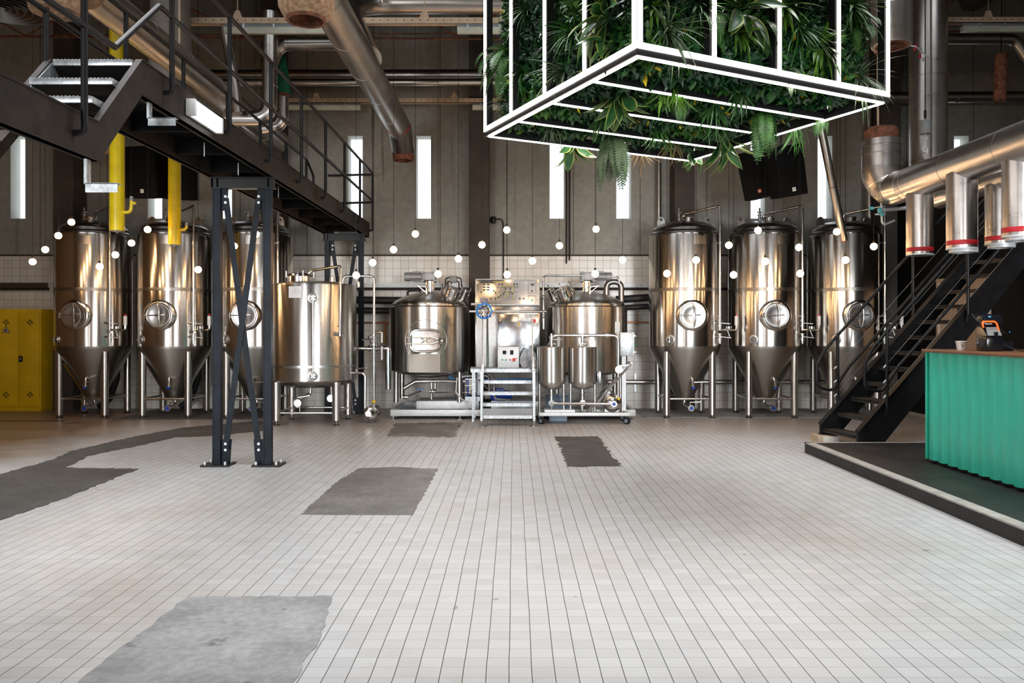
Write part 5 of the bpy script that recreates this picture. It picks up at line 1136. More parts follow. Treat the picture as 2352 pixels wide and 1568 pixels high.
a = at(200, 345, 14.7); t = duct('long_duct', 'brown pipe along the back wall behind the left speakers', [a, at(420, 345, 14.7)], 0.07, 'cream_paint')
for f in (0.2, 0.8): q = a.lerp(at(420, 345, 14.7), f); m = MB(); m.bx(q.x-0.02, q.x+0.02, 14.7, BACK_Y, q.z-0.02, q.z+0.02); obj('wall_bracket', m, 'galvanized', t)

# cream perforated trays with tube fixtures
def ceiling_tray(x0, x1, y, z, label, fixtures):
    t = thing('ceiling_tray', label, 'cable tray', ((x0+x1)/2, y, z))
    m = MB(); m.bx(x0, x1, y, y+0.012, z, z+0.085); m.bx(x0, x1, y, y+0.09, z, z+0.008); o = obj('tray', m, 'cream_paint', t)
    m = MB()
    n = int((x1-x0)/0.11)
    for i in range(n): m.cyl((x0+0.05+i*0.11, y-0.001, z+0.05), (x0+0.05+i*0.11, y+0.003, z+0.05), 0.009, seg=8)
    obj('hole', m, 'ink_black', t)
    xx = x0+0.7
    while xx < x1: m = MB(); m.prism([(xx-0.07, y+0.02, z+0.085), (xx+0.07, y+0.02, z+0.085), (xx+0.03, y+0.02, z+0.19), (xx-0.03, y+0.02, z+0.19)], (0, 0.03, 0)); m.cyl((xx, y+0.03, z+0.19), (xx, y+0.03, CEIL_Z), 0.006, seg=6); xx += 2.6; obj('hanger', m, 'cream_paint', t)
    for a, b, lab in fixtures:
        f = thing('tube_fixture', lab, 'light fixture', ((a+b)/2, y+0.05, z-0.13), 'unlit tube fixtures under the trays')
        m = MB(); m.bx(a, b, y-0.01, y+0.10, z-0.055, z-0.005, 0.012); hs = obj('housing', m, 'grey_plastic', f)
        m = MB(); m.prism([(a, y-0.012, z-0.05), (a, y+0.02, z-0.125), (a, y+0.07, z-0.125), (a, y+0.10, z-0.05)], (b-a, 0, 0)); obj('diffuser', m, 'diffuser', f)
        m = MB()
        for q in (0.2, 0.5, 0.8): m.bx(a+(b-a)*q-0.012, a+(b-a)*q+0.012, y-0.018, y-0.008, z-0.07, z-0.01)
        obj('clip', m, 'galvanized', f)
D1, D2 = 10.7, 14.5
Z1, Z2 = at(0, 54, D1).z, at(0, 236, D2).z
X1 = lambda px: at(px, 0, D1).x
X2 = lambda px: at(px, 0, D2).x
ceiling_tray(X1(428), X1(1180), D1, Z1, 'cream perforated cable tray crossing the top of the hall left of the plant cage',
             [(X1(514), X1(745), 'unlit tube fixture under the nearer cream tray, above the catwalk rail'), (X1(1050), X1(1172), 'unlit tube fixture under the nearer cream tray beside the plant cage')])
ceiling_tray(X2(640), X2(1250), D2, Z2, 'farther cream cable tray close to the back wall',
             [(X2(655), X2(827), 'unlit tube fixture on the farther tray above the catwalk end'), (X2(1085), X2(1180), 'unlit tube fixture on the farther tray behind the plant cage corner')])
ceiling_tray(at(2165, 0, 11.5).x, at(2420, 0, 11.5).x, 11.5, at(0, 52, 11.5).z, 'dim cream tray in the top right corner', [(at(2212, 0, 11.5).x, at(2400, 0, 11.5).x, 'unlit tube fixture in the top right corner')])

# round ceiling diffuser top left
q = at(22, 22, 10.5); t = thing('round_diffuser', 'round grey ceiling outlet of concentric rings, top left corner', 'air outlet', q)
for k in range(6):
    m = MB(); m.lathe([(0.09*k+0.03, 0.06), (0.09*k+0.085, 0.0), (0.09*k+0.09, 0.0), (0.09*k+0.04, 0.06)], q-Vector((0.1, 0, 0)), seg=48); obj('ring', m, 'steel_dark', t)

# yellow pipes
def yellow(px, pyb, d, label, side):
    p = at(px, pyb, d); t = thing('yellow_pipe', label, 'pipe', p, 'yellow hanging pipes'); r = 0.097
    m = MB(); m.cyl(p, (p.x, p.y, CEIL_Z), r, seg=32); o = obj('tube', m, 'yellow_paint', t)
    m = MB(); m.cyl(p-Vector((0, 0, 0.004)), p+Vector((0, 0, 0.01)), r*0.86, seg=24); m.cyl(p-Vector((0, 0, 0.03)), p, 0.014, seg=8); obj('end_cap', m, 'grey_plastic', t)
    m = MB()
    for dz in (0.45, 0.82): m.cyl(p+Vector((0, 0, dz)), p+Vector((0, 0, dz+0.012)), r*1.012, seg=32)
    obj('joint', m, 'yellow_paint', o)
    m = MB(); z0 = side[0]
    q = p+Vector((r*0.8, -0.02, z0)); m.tube([q, q+Vector((0.12, 0, 0.0)), q+Vector((0.13, 0, 0.12)), q+Vector((0.13, 0, side[1]))], 0.022, 12, 0.07)
    if side[2]: m.cyl(q+Vector((0.13, 0, side[1]*0.8)), q+Vector((0.19, 0, side[1]*0.8)), 0.018, seg=10)
    br = obj('branch', m, 'yellow_paint', t)
    m = MB(); m.cyl(q+Vector((0.13, 0, side[1])), q+Vector((0.13, 0, side[1]+0.06)), 0.024, seg=12); obj('stopper', m, 'grey_plastic', br)
yellow(269, 530, 10.6, 'yellow pipe with a capped side branch, hanging before the fermenter by the cabinet', (0.25, 0.16, True))
yellow(401, 562, 12.5, 'yellow pipe hanging in front of the left pair of black loudspeakers', (0.24, 0.06, False))

# ================================================================== RIGHT SIDE DUCT MANIFOLD
t = thing('duct_manifold', 'thick silver duct with a ribbed upturned elbow and hanging stubs, right side', 'duct', (5.35, 9.5, 3.5))
xm, zm2, rm = 5.34, 3.52, 0.218
m = MB(); m.cyl((xm, 10.55, zm2), (xm, 5.0, zm2), rm, seg=44); run = obj('run', m, 'duct_bright', t)
for y in (10.3, 9.35, 8.28): m = MB(); m.cyl((xm, y-0.006, zm2), (xm, y+0.006, zm2), rm*1.012, seg=44); obj('seam', m, 'duct_metal', t)
ec = Vector((xm-0.12, 10.9, 3.52)); P = fillet([(xm, 10.45, 3.52), (xm-0.05, 10.85, 3.52), (xm-0.14, 10.9, 3.75), (xm-0.14, 10.9, 4.22)], 0.40, 10)
m = MB(); m.tube(P, lambda f: 0.222+0.04*min(1, f*1.6), 40); el = obj('elbow', m, 'duct_bright', t)
m = MB()
for i in range(1, len(P)-1):
    d = (P[i+1]-P[i-1]).normalized(); f = i/(len(P)-1); rr = (0.222+0.04*min(1, f*1.6))*1.02
    m.cyl(P[i]-d*0.008, P[i]+d*0.008, rr, seg=40)
for z in (4.02, 4.13): m.cyl((xm-0.14, 10.9, z-0.01), (xm-0.14, 10.9, z+0.01), 0.268, seg=40)
obj('rib', m, 'duct_metal', el)
m = MB(); m.lathe([(0.17, 4.15), (0.222, 4.15), (0.225, 4.36), (0.19, 4.40), (0.17, 4.38)], (xm-0.14, 10.9, 0), seg=40); obj('lagging_collar', m, 'rust', t)
def stub(x, y, r, ztop, zbot, lip):
    m = MB(); m.cyl((x, y, ztop), (x, y, zbot), r, seg=36); st = obj('stub', m, 'duct_bright', t)
    m = MB(); m.lathe([(r*1.004, zbot+0.045), (r*1.012, zbot+0.047), (r*1.012, zbot+0.098), (r*1.004, zbot+0.10)], (x, y, 0), seg=36); obj('red_band', m, 'red_tape', st)
    m = MB(); m.lathe([(r*0.86, zbot), (r*1.02, zbot-0.002), (r*1.02, zbot+0.012), (r*1.0, zbot+0.014)], (x, y, 0), seg=36)
    if lip: m.lathe([(r*0.8, zbot-0.04), (r*0.92, zbot-0.04), (r*0.92, zbot), (r*0.8, zbot)], (x+0.02, y, 0), seg=36)
    obj('rim', m, 'galvanized_white', st)
stub(5.36, 10.18, 0.163, 3.40, at(0, 585, 10.1).z, False)
stub(5.30, 9.12, 0.166, 3.40, at(0, 572, 9.1).z, True)
stub(5.37, 8.18, 0.168, 3.40, at(0, 545, 8.2).z, True)
t = thing('duct_manifold', 'second silver duct with a stub, partly hidden behind the thick one on the right', 'duct', (6.05, 9.2, 3.4))
m = MB(); m.cyl((6.02, 10.9, 3.42), (6.02, 5.5, 3.42), 0.16, seg=36); obj('run', m, 'duct_bright', t)
stub(6.02, 9.55, 0.163, 3.35, at(0, 560, 9.45).z, True)
t = thing('riser_duct', 'tall upright silver duct behind the plant cage on the right', 'duct', at(2132, 375, 11.5))
q = at(2132, 0, 11.5); m = MB(); m.cyl((q.x, q.y, 3.95), (q.x, q.y, CEIL_Z), 0.258, seg=44); obj('run', m, 'duct_bright', t)
m = MB()
for py in (170, 365): z = at(0, py, 11.3).z; m.cyl((q.x, q.y, z-0.006), (q.x, q.y, z+0.006), 0.262, seg=44)
a_ = R(-20)
m.bx(q.x-0.10, q.x-0.085, q.y-0.262, q.y-0.23, 3.95, CEIL_Z); obj('seam', m, 'duct_metal', t)
m = MB()
for px, py in ((2101, 112), (2113, 130), (2104, 105)): g_ = at(px, py, 11.27); m.sphere(g_, 0.03, 10, (0.7, 0.4, 1.2))
obj('red_mark', m, 'red_tape', t)
q = at(2048, 106, 8.9); t = thing('open_duct', 'short open-ended silver duct hanging down behind the cage corner', 'duct', q)
m = MB(); m.lathe([(0.17, 0.0), (0.215, 0.0), (0.222, 0.02), (0.222, CEIL_Z-q.z)], q, seg=44); m.cyl(q+Vector((0, 0, 0.18)), q+Vector((0, 0, 0.2)), 0.2, seg=32); obj('tube', m, 'duct_bright', t)
m = MB(); m.lathe([(0.155, -0.003), (0.178, -0.005), (0.178, 0.15), (0.155, 0.15)], q, seg=40); obj('rusty_lining', m, 'rust', t)
q = at(2010, 60, 9.4); t = thing('red_pipe', 'thin red pipe hooked below the open-ended duct', 'pipe', q)
m = MB(); m.tube([at(2020, -60, 9.2), at(2012, 40, 9.2), at(2007, 118, 9.2), at(2022, 124, 9.2), at(2040, 118, 9.2), at(2086, 105, 9.2)], 0.02, 10, 0.06); rp = obj('pipe', m, 'red_pipe', t)
m = MB(); m.tube([at(2086, 105, 9.2), at(2105, 108, 9.2), at(2133, 133, 9.2)], 0.009, 8, 0.1); obj('wire', m, 'steel_dark', t)
q = at(2015, 230, 10.4); t = thing('cream_rod', 'thin cream rod standing on the lagged elbow', 'rod', q)
m = MB(); m.tube([at(2017, 310, 10.9), at(2016, 200, 10.9), at(2017, 120, 10.9)], 0.016, 8); obj('rod', m, 'cream_paint', t)
# hoist weight and chain over the manifold
q = at(2125, 292, 10.1); t = thing('hoist', 'dark cylinder on a cable with a chain holding up the thick duct', 'hoist', q)
m = MB(); m.cyl(q-Vector((0, 0, 0.09)), q+Vector((0, 0, 0.085)), 0.068, seg=28); obj('weight', m, 'grey_plastic', t)
m = MB(); m.cyl(q+Vector((0, 0, 0.085)), (q.x, q.y, CEIL_Z), 0.007, seg=8); m.cyl(q+Vector((0, 0, 0.12)), q+Vector((0, 0, 0.22)), 0.016, seg=10); obj('cable', m, 'black_steel', t)
m = MB(); m.torus(q-Vector((0, 0, 0.135)), (0, 1, 0.4), 0.035, 0.008, 20, 6); m.cyl(q-Vector((0, 0, 0.17)), q-Vector((0, 0, 0.26)), 0.007, seg=8); m.torus(q-Vector((0, 0, 0.295)), (0, 1, -0.3), 0.035, 0.008, 20, 6); m.torus(q-Vector((0, 0, 0.35)), (1, 0.2, 0), 0.035, 0.008, 20, 6); m.torus(q-Vector((0, 0, 0.10)), (1, 0, 0), 0.025, 0.007, 16, 6); obj('chain', m, 'galvanized_white', t)
# slim leaning chute in front of the right fermenter
a, b = at(1868, 205, 12.0), at(1938, 552, 12.4)
t = thing('leaning_pipe', 'slim metal pipe leaning down to the rim of the right fermenters', 'pipe', b)
d = (b-a).normalized(); m = MB(); m.cyl(a-d*2.4, b, 0.062, seg=24); obj('tube', m, 'duct_metal', t)
c_ = a.lerp(b, 0.64); m = MB(); m.cyl(c_-d*0.01, c_+d*0.01, 0.064, seg=24); obj('joint', m, 'steel_dark', t)
m = MB(); m.cyl(b, b+d*0.02, 0.045, seg=16); obj('rusty_tip', m, 'rust', t)
# hose tap with teal clips
p0 = at(2077, 478, 10.9); p1 = at(2025, 482, 10.9)
t = thing('tap_pipe', 'pale bent pipe with teal clips below the ribbed elbow', 'pipe', p0)
m = MB(); m.tube([p0+Vector((0.1, 0, 0.03)), p0, p1, p1+Vector((-0.05, 0, 0))], 0.026, 12, 0.05); m.tube([at(2024, 460, 10.9), at(2026, 510, 10.9), at(2032, 516, 10.9), at(2055, 506, 10.9)], 0.016, 10, 0.04); m.cyl(at(2010, 492, 10.9), at(2035, 492, 10.9), 0.012, seg=8); obj('pipe', m, 'galvanized_white', t)
m = MB(); m.box(at(2021, 483, 10.85), (0.05, 0.05, 0.07), None, 0.008); m.box(at(2026, 492, 10.85), (0.04, 0.05, 0.05), None, 0.008); m.cyl(at(1997, 478, 10.9), at(2006, 478, 10.9), 0.022, seg=12); obj('clip', m, 'teal_clip', t)
q = at(2297, 180, 12.0); t = thing('red_canister', 'dark red cylinder hanging in the top right', 'canister', q)
m = MB(); m.cyl(at(2296, 232, 12.0), at(2300, 125, 12.0), 0.088, seg=24); obj('shell', m, 'rust', t)
m = MB(); m.cyl(at(2300, 125, 12.0), (at(2302, 0, 12.0).x, 12.0, CEIL_Z), 0.008, seg=6); obj('wire', m, 'black_steel', t)
# ================================================================== LOUDSPEAKERS
def speaker(c, yaw, pitch, roll, w_, h_, dpt, label, logo, badge, group):
    c = Vector(c); rot = (Matrix.Rotation(yaw, 3, 'Z') @ Matrix.Rotation(pitch, 3, 'X') @ Matrix.Rotation(roll, 3, 'Y'))
    t = thing('loudspeaker', label, 'loudspeaker', c, group)
    X, Y, Z = rot.col[0], rot.col[1], rot.col[2]
    P = lambda x, y, z: c+X*x+Y*y+Z*z
    m = MB(); poly = [(-w_/2, -dpt/2), (w_/2, -dpt/2), (w_/2, 0), (w_/2*0.55, dpt/2), (-w_/2*0.55, dpt/2), (-w_/2, 0)]
    m.prism([P(x, y, -h_/2) for x, y in poly], Z*h_); obj('cabinet', m, 'speaker_black', t)
    m = MB(); m.box(P(0, -dpt/2-0.008, 0), (w_*0.94, 0.016, h_*0.95), rot, 0.006); gr = obj('grille', m, 'speaker_black', t)
    m = MB(); bp = P(w_*badge[0], -dpt/2-0.019, -h_*0.37); m.box(bp, (0.06, 0.006, 0.06), rot, 0.002); bd = obj('badge', m, badge[1], gr)
    text(bd, 'badge_lettering', logo, bp-Y*0.004, 0.028, 'ink_black' if badge[1] == 'badge_white' else 'badge_white', X, Z, 0.001)
    m = MB(); m.cyl(P(0.05, 0.05, h_/2), P(0.05, 0.05, h_/2+0.03), 0.045, seg=16); obj('mount', m, 'rubber', t)
    m = MB(); q = P(0.05, 0.05, h_/2+0.02); m.cyl(q, (q.x+0.05, q.y+0.1, CEIL_Z), 0.012, seg=8); obj('hanging_rod', m, 'black_steel', t)
speaker(at(341, 397, 13.0), R(-8), R(8), 0, 0.62, 0.84, 0.5, 'left of the two black loudspeakers seen between the yellow pipes', 'RCF', (0.05, 'badge_white'), 'left loudspeaker pair')
speaker(at(418, 402, 13.5), R(14), R(6), 0, 0.57, 0.85, 0.46, 'right of the two black loudspeakers, half behind the second yellow pipe', 'RCF', (-0.05, 'badge_white'), 'left loudspeaker pair')
speaker(at(1737, 402, 13.1), R(-24), R(6), R(-10), 0.48, 0.79, 0.42, 'left one of two tilted black loudspeakers, with a small orange badge', 'JBL', (0.05, 'badge_orange'), 'right loudspeaker pair')
speaker(at(1798, 395, 12.3), R(12), R(6), R(-11), 0.52, 0.79, 0.44, 'right one of two tilted black loudspeakers, with a white badge', 'RCF', (0.03, 'badge_white'), 'right loudspeaker pair')

# ================================================================== YELLOW SAFETY CABINET
t = thing('safety_cabinet', 'yellow two-door metal cabinet with a flame warning sign by the left wall', 'cabinet', (-9.75, 14.8, 0))
x0, x1, y0, y1, zt = -10.58, -8.93, 14.55, 15.01, 1.93
m = MB(); m.bx(x0, x1, y0+0.02, y1, 0.0, zt, 0.006); obj('body', m, 'cabinet_yellow', t)
xm_ = at(42, 0, 14.55).x
for a, b in ((x0+0.02, xm_-0.004), (xm_+0.004, x1-0.02)):
    m = MB(); m.bx(a, b, y0, y0+0.022, 0.09, zt-0.05, 0.004); d_ = obj('door', m, 'cabinet_yellow', t)
    xx = at(14, 0, 14.55).x if b < xm_ else at(69, 0, 14.55).x
    m = MB()
    for py in (740, 906):
        z = at(0, py, 14.55).z
        for dx, dz in ((0, 0.037), (0, -0.037), (0.037, 0), (-0.037, 0)):
            for k in (-0.012, 0.0, 0.012): m.box((xx+dx+k*0.7, y0-0.001, z+dz+k*0.7), (0.044, 0.004, 0.007), Matrix.Rotation(R(45), 3, 'Y'))
    obj('vent', m, 'ink_black', d_)
    if b < xm_:
        z = at(0, 757, 14.55).z; m = MB(); m.prism([(xx-0.075, y0-0.001, z-0.055), (xx+0.075, y0-0.001, z-0.055), (xx, y0-0.001, z+0.075)], (0, -0.003, 0)); sg = obj('warning_sign', m, 'ink_black', d_)
        m = MB(); m.prism([(xx-0.055, y0-0.004, z-0.044), (xx+0.055, y0-0.004, z-0.044), (xx, y0-0.004, z+0.052)], (0, -0.002, 0)); m2 = obj('sign_face', m, 'badge_white', d_)
        m = MB(); m.prism([(xx-0.02, y0-0.007, z-0.028), (xx+0.02, y0-0.007, z-0.028), (xx+0.024, y0-0.007, z-0.008), (xx+0.01, y0-0.007, z+0.004), (xx+0.002, y0-0.007, z+0.028), (xx-0.012, y0-0.007, z+0.006), (xx-0.024, y0-0.007, z-0.008)], (0, -0.002, 0)); m.bx(xx-0.03, xx+0.03, y0-0.009, y0-0.007, z-0.036, z-0.031); obj('flame_symbol', m, 'ink_black', d_)
    else:
        p = at(48, 824, 14.55); m = MB(); m.box((p.x, y0-0.006, p.z), (0.075, 0.014, 0.115), None, 0.006); lk = obj('lock', m, 'rubber', d_)
        m = MB(); m.box((p.x, y0-0.016, p.z), (0.03, 0.01, 0.045), None, 0.004); obj('turn_handle', m, 'grey_plastic', lk)

# ================================================================== BAR COUNTER
t = thing('bar_counter', 'mint green corrugated bar counter with a dark wooden top', 'counter', (4.8, 7.2, 0.128))
xa, yE, zC = 4.46, 8.34, 1.315
ys0 = [8.236-0.1745*i for i in range(0, 12)]
def prof(xbase, ystart, n, pitch):
    """trapezoid corrugation seen from above, walking towards the camera"""
    pts = []; y = ystart
    for i in range(n):
        pts += [(xbase+0.045, y+0.058), (xbase, y+0.034), (xbase, y-0.030), (xbase+0.045, y-0.066)]
        y -= pitch
    return pts
P2 = [(xa+0.045, yE)]+prof(xa, 8.236, 24, 0.1745)
m = MB(); zb_ = 0.165
A = [m.bm.verts.new((x, y, zb_)) for x, y in P2]; Bv = [m.bm.verts.new((x, y, zC)) for x, y in P2]
A2 = [m.bm.verts.new((x+0.006, y, zb_)) for x, y in P2]; B2 = [m.bm.verts.new((x+0.006, y, zC)) for x, y in P2]
for i in range(len(P2)-1):
    m._f((A[i], A[i+1], Bv[i+1], Bv[i])); m._f((A2[i], B2[i], B2[i+1], A2[i+1])); m._f((A[i], A2[i], A2[i+1], A[i+1])); m._f((Bv[i], Bv[i+1], B2[i+1], B2[i]))
yN = P2[-1][1]
obj('corrugated_front', m, 'mint_paint', t, sharp=20)
m = MB(); m.bx(xa+0.05, xa+0.85, yN+0.02, yE-0.01, 0.130, zC); obj('carcass', m, 'black_steel', t)
m = MB(); m.bx(xa-0.03, xa+0.95, yN-0.03, yE+0.04, zC, zC+0.032, 0.004); obj('counter_top', m, 'counter_wood', t)
m = MB(); m.bx(xa-0.004, xa+0.006, yE-0.02, yE+0.01, zb_, zC); m.bx(xa, xa+0.85, yE, yE+0.008, zb_, zC); obj('end_panel', m, 'mint_paint', t)
ZC = zC+0.032
p = at(2207, 803, 8.0); p = Vector((p.x, 8.0, ZC))
t = thing('paper_cup', 'small white paper cup standing on the bar counter', 'cup', p)
m = MB(); m.lathe([(0.0, 0.004), (0.032, 0.004), (0.033, 0.0), (0.036, 0.0), (0.050, 0.088), (0.053, 0.09), (0.050, 0.093), (0.047, 0.088), (0.033, 0.008), (0, 0.008)], p, seg=36); cp = obj('cup', m, 'cup_white', t)
m = MB()
for k, (a, z) in enumerate(((-0.25, 0.055), (-0.1, 0.045), (-0.18, 0.036))): q = p+Vector((math.sin(a)*(0.037+z*0.155), -math.cos(a)*(0.037+z*0.155)-0.0015, z)); m.box(q, (0.012, 0.002, 0.006), Matrix.Rotation(R(30+k*40), 3, 'Y'))
obj('print', m, 'ink_black', cp)
c = at(2275, 0, 7.6); c = Vector((c.x, 7.6, ZC))
t = thing('till_terminal', 'black till terminal with an orange glowing edge on the bar counter', 'till', c)
m = MB(); m.bx(c.x-0.085, c.x+0.075, c.y-0.08, c.y+0.1, ZC, ZC+0.15, 0.012); m.prism([(c.x-0.085, c.y-0.08, ZC+0.15), (c.x-0.085, c.y+0.1, ZC+0.15), (c.x-0.07, c.y+0.1, ZC+0.235), (c.x-0.07, c.y+0.02, ZC+0.235)], (0.15, 0, 0)); st = obj('printer_base', m, 'screen_black', t)
m = MB(); m.prism([(c.x-0.075, c.y-0.084, ZC+0.155), (c.x+0.06, c.y-0.084, ZC+0.155), (c.x+0.065, c.y-0.02, ZC+0.238), (c.x-0.055, c.y-0.02, ZC+0.238)], (0, 0.012, 0.0)); obj('printer_lid', m, 'grey_plastic', st)
m = MB(); m.box((c.x+0.0, c.y-0.087, ZC+0.165), (0.03, 0.02, 0.05)); obj('paper_slot', m, 'screen_black', st)
m = MB(); m.prism([(c.x-0.08, c.y+0.0, ZC+0.23), (c.x+0.16, c.y+0.0, ZC+0.17), (c.x+0.19, c.y+0.1, ZC+0.17), (c.x+0.10, c.y+0.16, ZC+0.37), (c.x-0.08, c.y+0.16, ZC+0.37)], (0, 0.02, 0)); m.box((c.x+0.02, c.y+0.05, ZC+0.30), (0.20, 0.10, 0.10), Matrix.Rotation(R(-15), 3, 'X'), 0.01); sc_ = obj('screen_back', m, 'screen_black', t)
m = MB(); q = lambda px, py: at(px, py, 7.56); m.tube([q(2259, 752), q(2256, 741), q(2258, 738), q(2284, 738), q(2289, 742), q(2297, 767)], 0.008, 10, 0.015); obj('orange_edge', m, 'orange_light', sc_)
m = MB(); m.box(q(2273, 727), (0.022, 0.006, 0.009)); m.box(q(2296, 777), (0.014, 0.006, 0.012)); m.box(q(2286, 773), (0.006, 0.006, 0.010)); m.box(q(2319, 762), (0.006, 0.006, 0.006)); obj('status_light', m, 'blue_light', sc_)
text(sc_, 'lettering', 'SUNMI', q(2271, 744)+Vector((0, 0.0, 0)), 0.022, 'badge_white', (1, 0, 0), (0, 0.2, 1), 0.001)
m = MB(); m.tube([q(2300, 788), q(2318, 797), q(2335, 803), (q(2352, 806)).lerp(q(2352, 806), 1)], 0.006, 8, 0.05); obj('cable', m, 'rubber', t)
m = MB(); m.bx(c.x+0.16, c.x+0.26, c.y+0.05, c.y+0.12, ZC, ZC+0.10); obj('stand', m, 'screen_black', t)
# ================================================================== STEEL STAIRS
SX0, SZ0, SY0, SY1 = 4.27, 0.20, 9.90, 10.70
slope = 1.0; L_ = 3.0
t = thing('steel_stairs', 'black steel staircase with tube rails and wires rising to the right', 'stairs', (SX0, SY1, 0.0)); t.rotation_euler[2] = 0.0
du = Vector((1, 0, slope)).normalized()
for y in (SY0, SY1):
    m = MB(); a = (SX0+0.04, y-0.02, 0.10 if y == SY1 else 0.0); h = 0.30
    m.prism([(SX0-0.02, y-0.02, 0.11), (SX0-0.02, y-0.02, SZ0+0.05), (SX0+L_, y-0.02, SZ0+0.05+L_*slope), (SX0+L_+0.02, y-0.02, SZ0-0.27+L_*slope), (SX0+0.28, y-0.02, 0.11 if y == SY1 else 0.0)] , (0, 0.04, 0))
    m.prism([(SX0-0.02, y-0.045, SZ0+0.04), (SX0-0.02, y-0.045, SZ0+0.055), (SX0+L_, y-0.045, SZ0+0.055+L_*slope), (SX0+L_, y-0.045, SZ0+0.04+L_*slope)], (0, 0.09, 0))
    m.bx(SX0-0.02, SX0+0.28, y-0.05, y+0.05, 0.10, 0.112)
    if y == SY0: m.bx(SX0+0.0, SX0+0.28, y-0.02, y+0.02, 0.0, 0.11)
    obj('stringer', m, 'black_steel', t)
for i in range(13):
    x = SX0+0.02+i*0.214; z = SZ0-0.02+i*0.214
    m = MB(); m.bx(x, x+0.25, SY0+0.02, SY1-0.02, z-0.035, z, 0.004); m.bx(x, x+0.02, SY0+0.02, SY1-0.02, z-0.05, z+0.003); obj('tread', m, 'dark_tread', t)
def srail(y, label):
    zo = 0.97
    m = MB(); X_ = lambda x: SZ0+(x-SX0)*slope
    xs = SX0+0.10 if y > 10.3 else SX0+0.16
    top = [(SX0+L_, y, X_(SX0+L_)+zo), (xs, y, X_(xs)+zo), (xs-0.13, y, X_(xs)+zo-0.22), (xs-0.12, y, X_(xs)+zo-0.52), (xs+0.12, y, X_(xs)+zo-0.58), (xs+0.38, y, X_(xs+0.38)+zo-0.62), (SX0+L_, y, X_(SX0+L_)+zo-0.62)] if True else []
    m.tube(top, 0.021, 12, 0.12); obj('hand_rail', m, 'black_steel', t)
    xx = xs+0.20
    for k in range(3):
        x = xx+k*1.22; m = MB(); m.tube([(x-0.0, y+(0.03 if y > 10.3 else 0.03), X_(x)-0.12), (x, y, X_(x)-0.02), (x, y, X_(x)+zo+0.03)], 0.022, 12, 0.06); po = obj('rail_post', m, 'black_steel', t)
    m = MB()
    for f in (0.22, 0.42, 0.62): m.cyl((xx, y, X_(xx)+zo*f-0.05), (SX0+L_, y, X_(SX0+L_)+zo*f-0.05), 0.003, seg=6)
    obj('tension_wire', m, 'rail_wire', t)
    m = MB()
    for f in (0.22, 0.42, 0.62): m.cyl((xx-0.05, y, X_(xx-0.05)+zo*f-0.05), (xx-0.015, y, X_(xx-0.015)+zo*f-0.05), 0.011, seg=8)
    obj('wire_end', m, 'galvanized_white', t)
srail(SY0-0.07, ''); srail(SY1+0.07, ''); t.rotation_euler[2] = R(12)
t = thing('tile_block', 'pale tiled block under the foot of the stairs', 'block', at(1898, 1014, 10.7))
q = fl(1895, 1012.5); m = MB(); m.bx(SX0-0.12, SX0+0.17, 10.52, 10.78, 0.0, 0.098); b_ = obj('block', m, 'wood_block', t)
m = MB(); m.bx(SX0-0.05, SX0+0.172, 10.512, 10.522, 0.0, 0.098); obj('tiles', m, 'wall_tile', t)
# gallery floor at the head of the stairs
m = MB(); m.bx(SX0+L_-0.25, WX, 10.4, 11.7, 2.97, 3.1); s_ = struct('gallery_floor', m, 'black_steel')

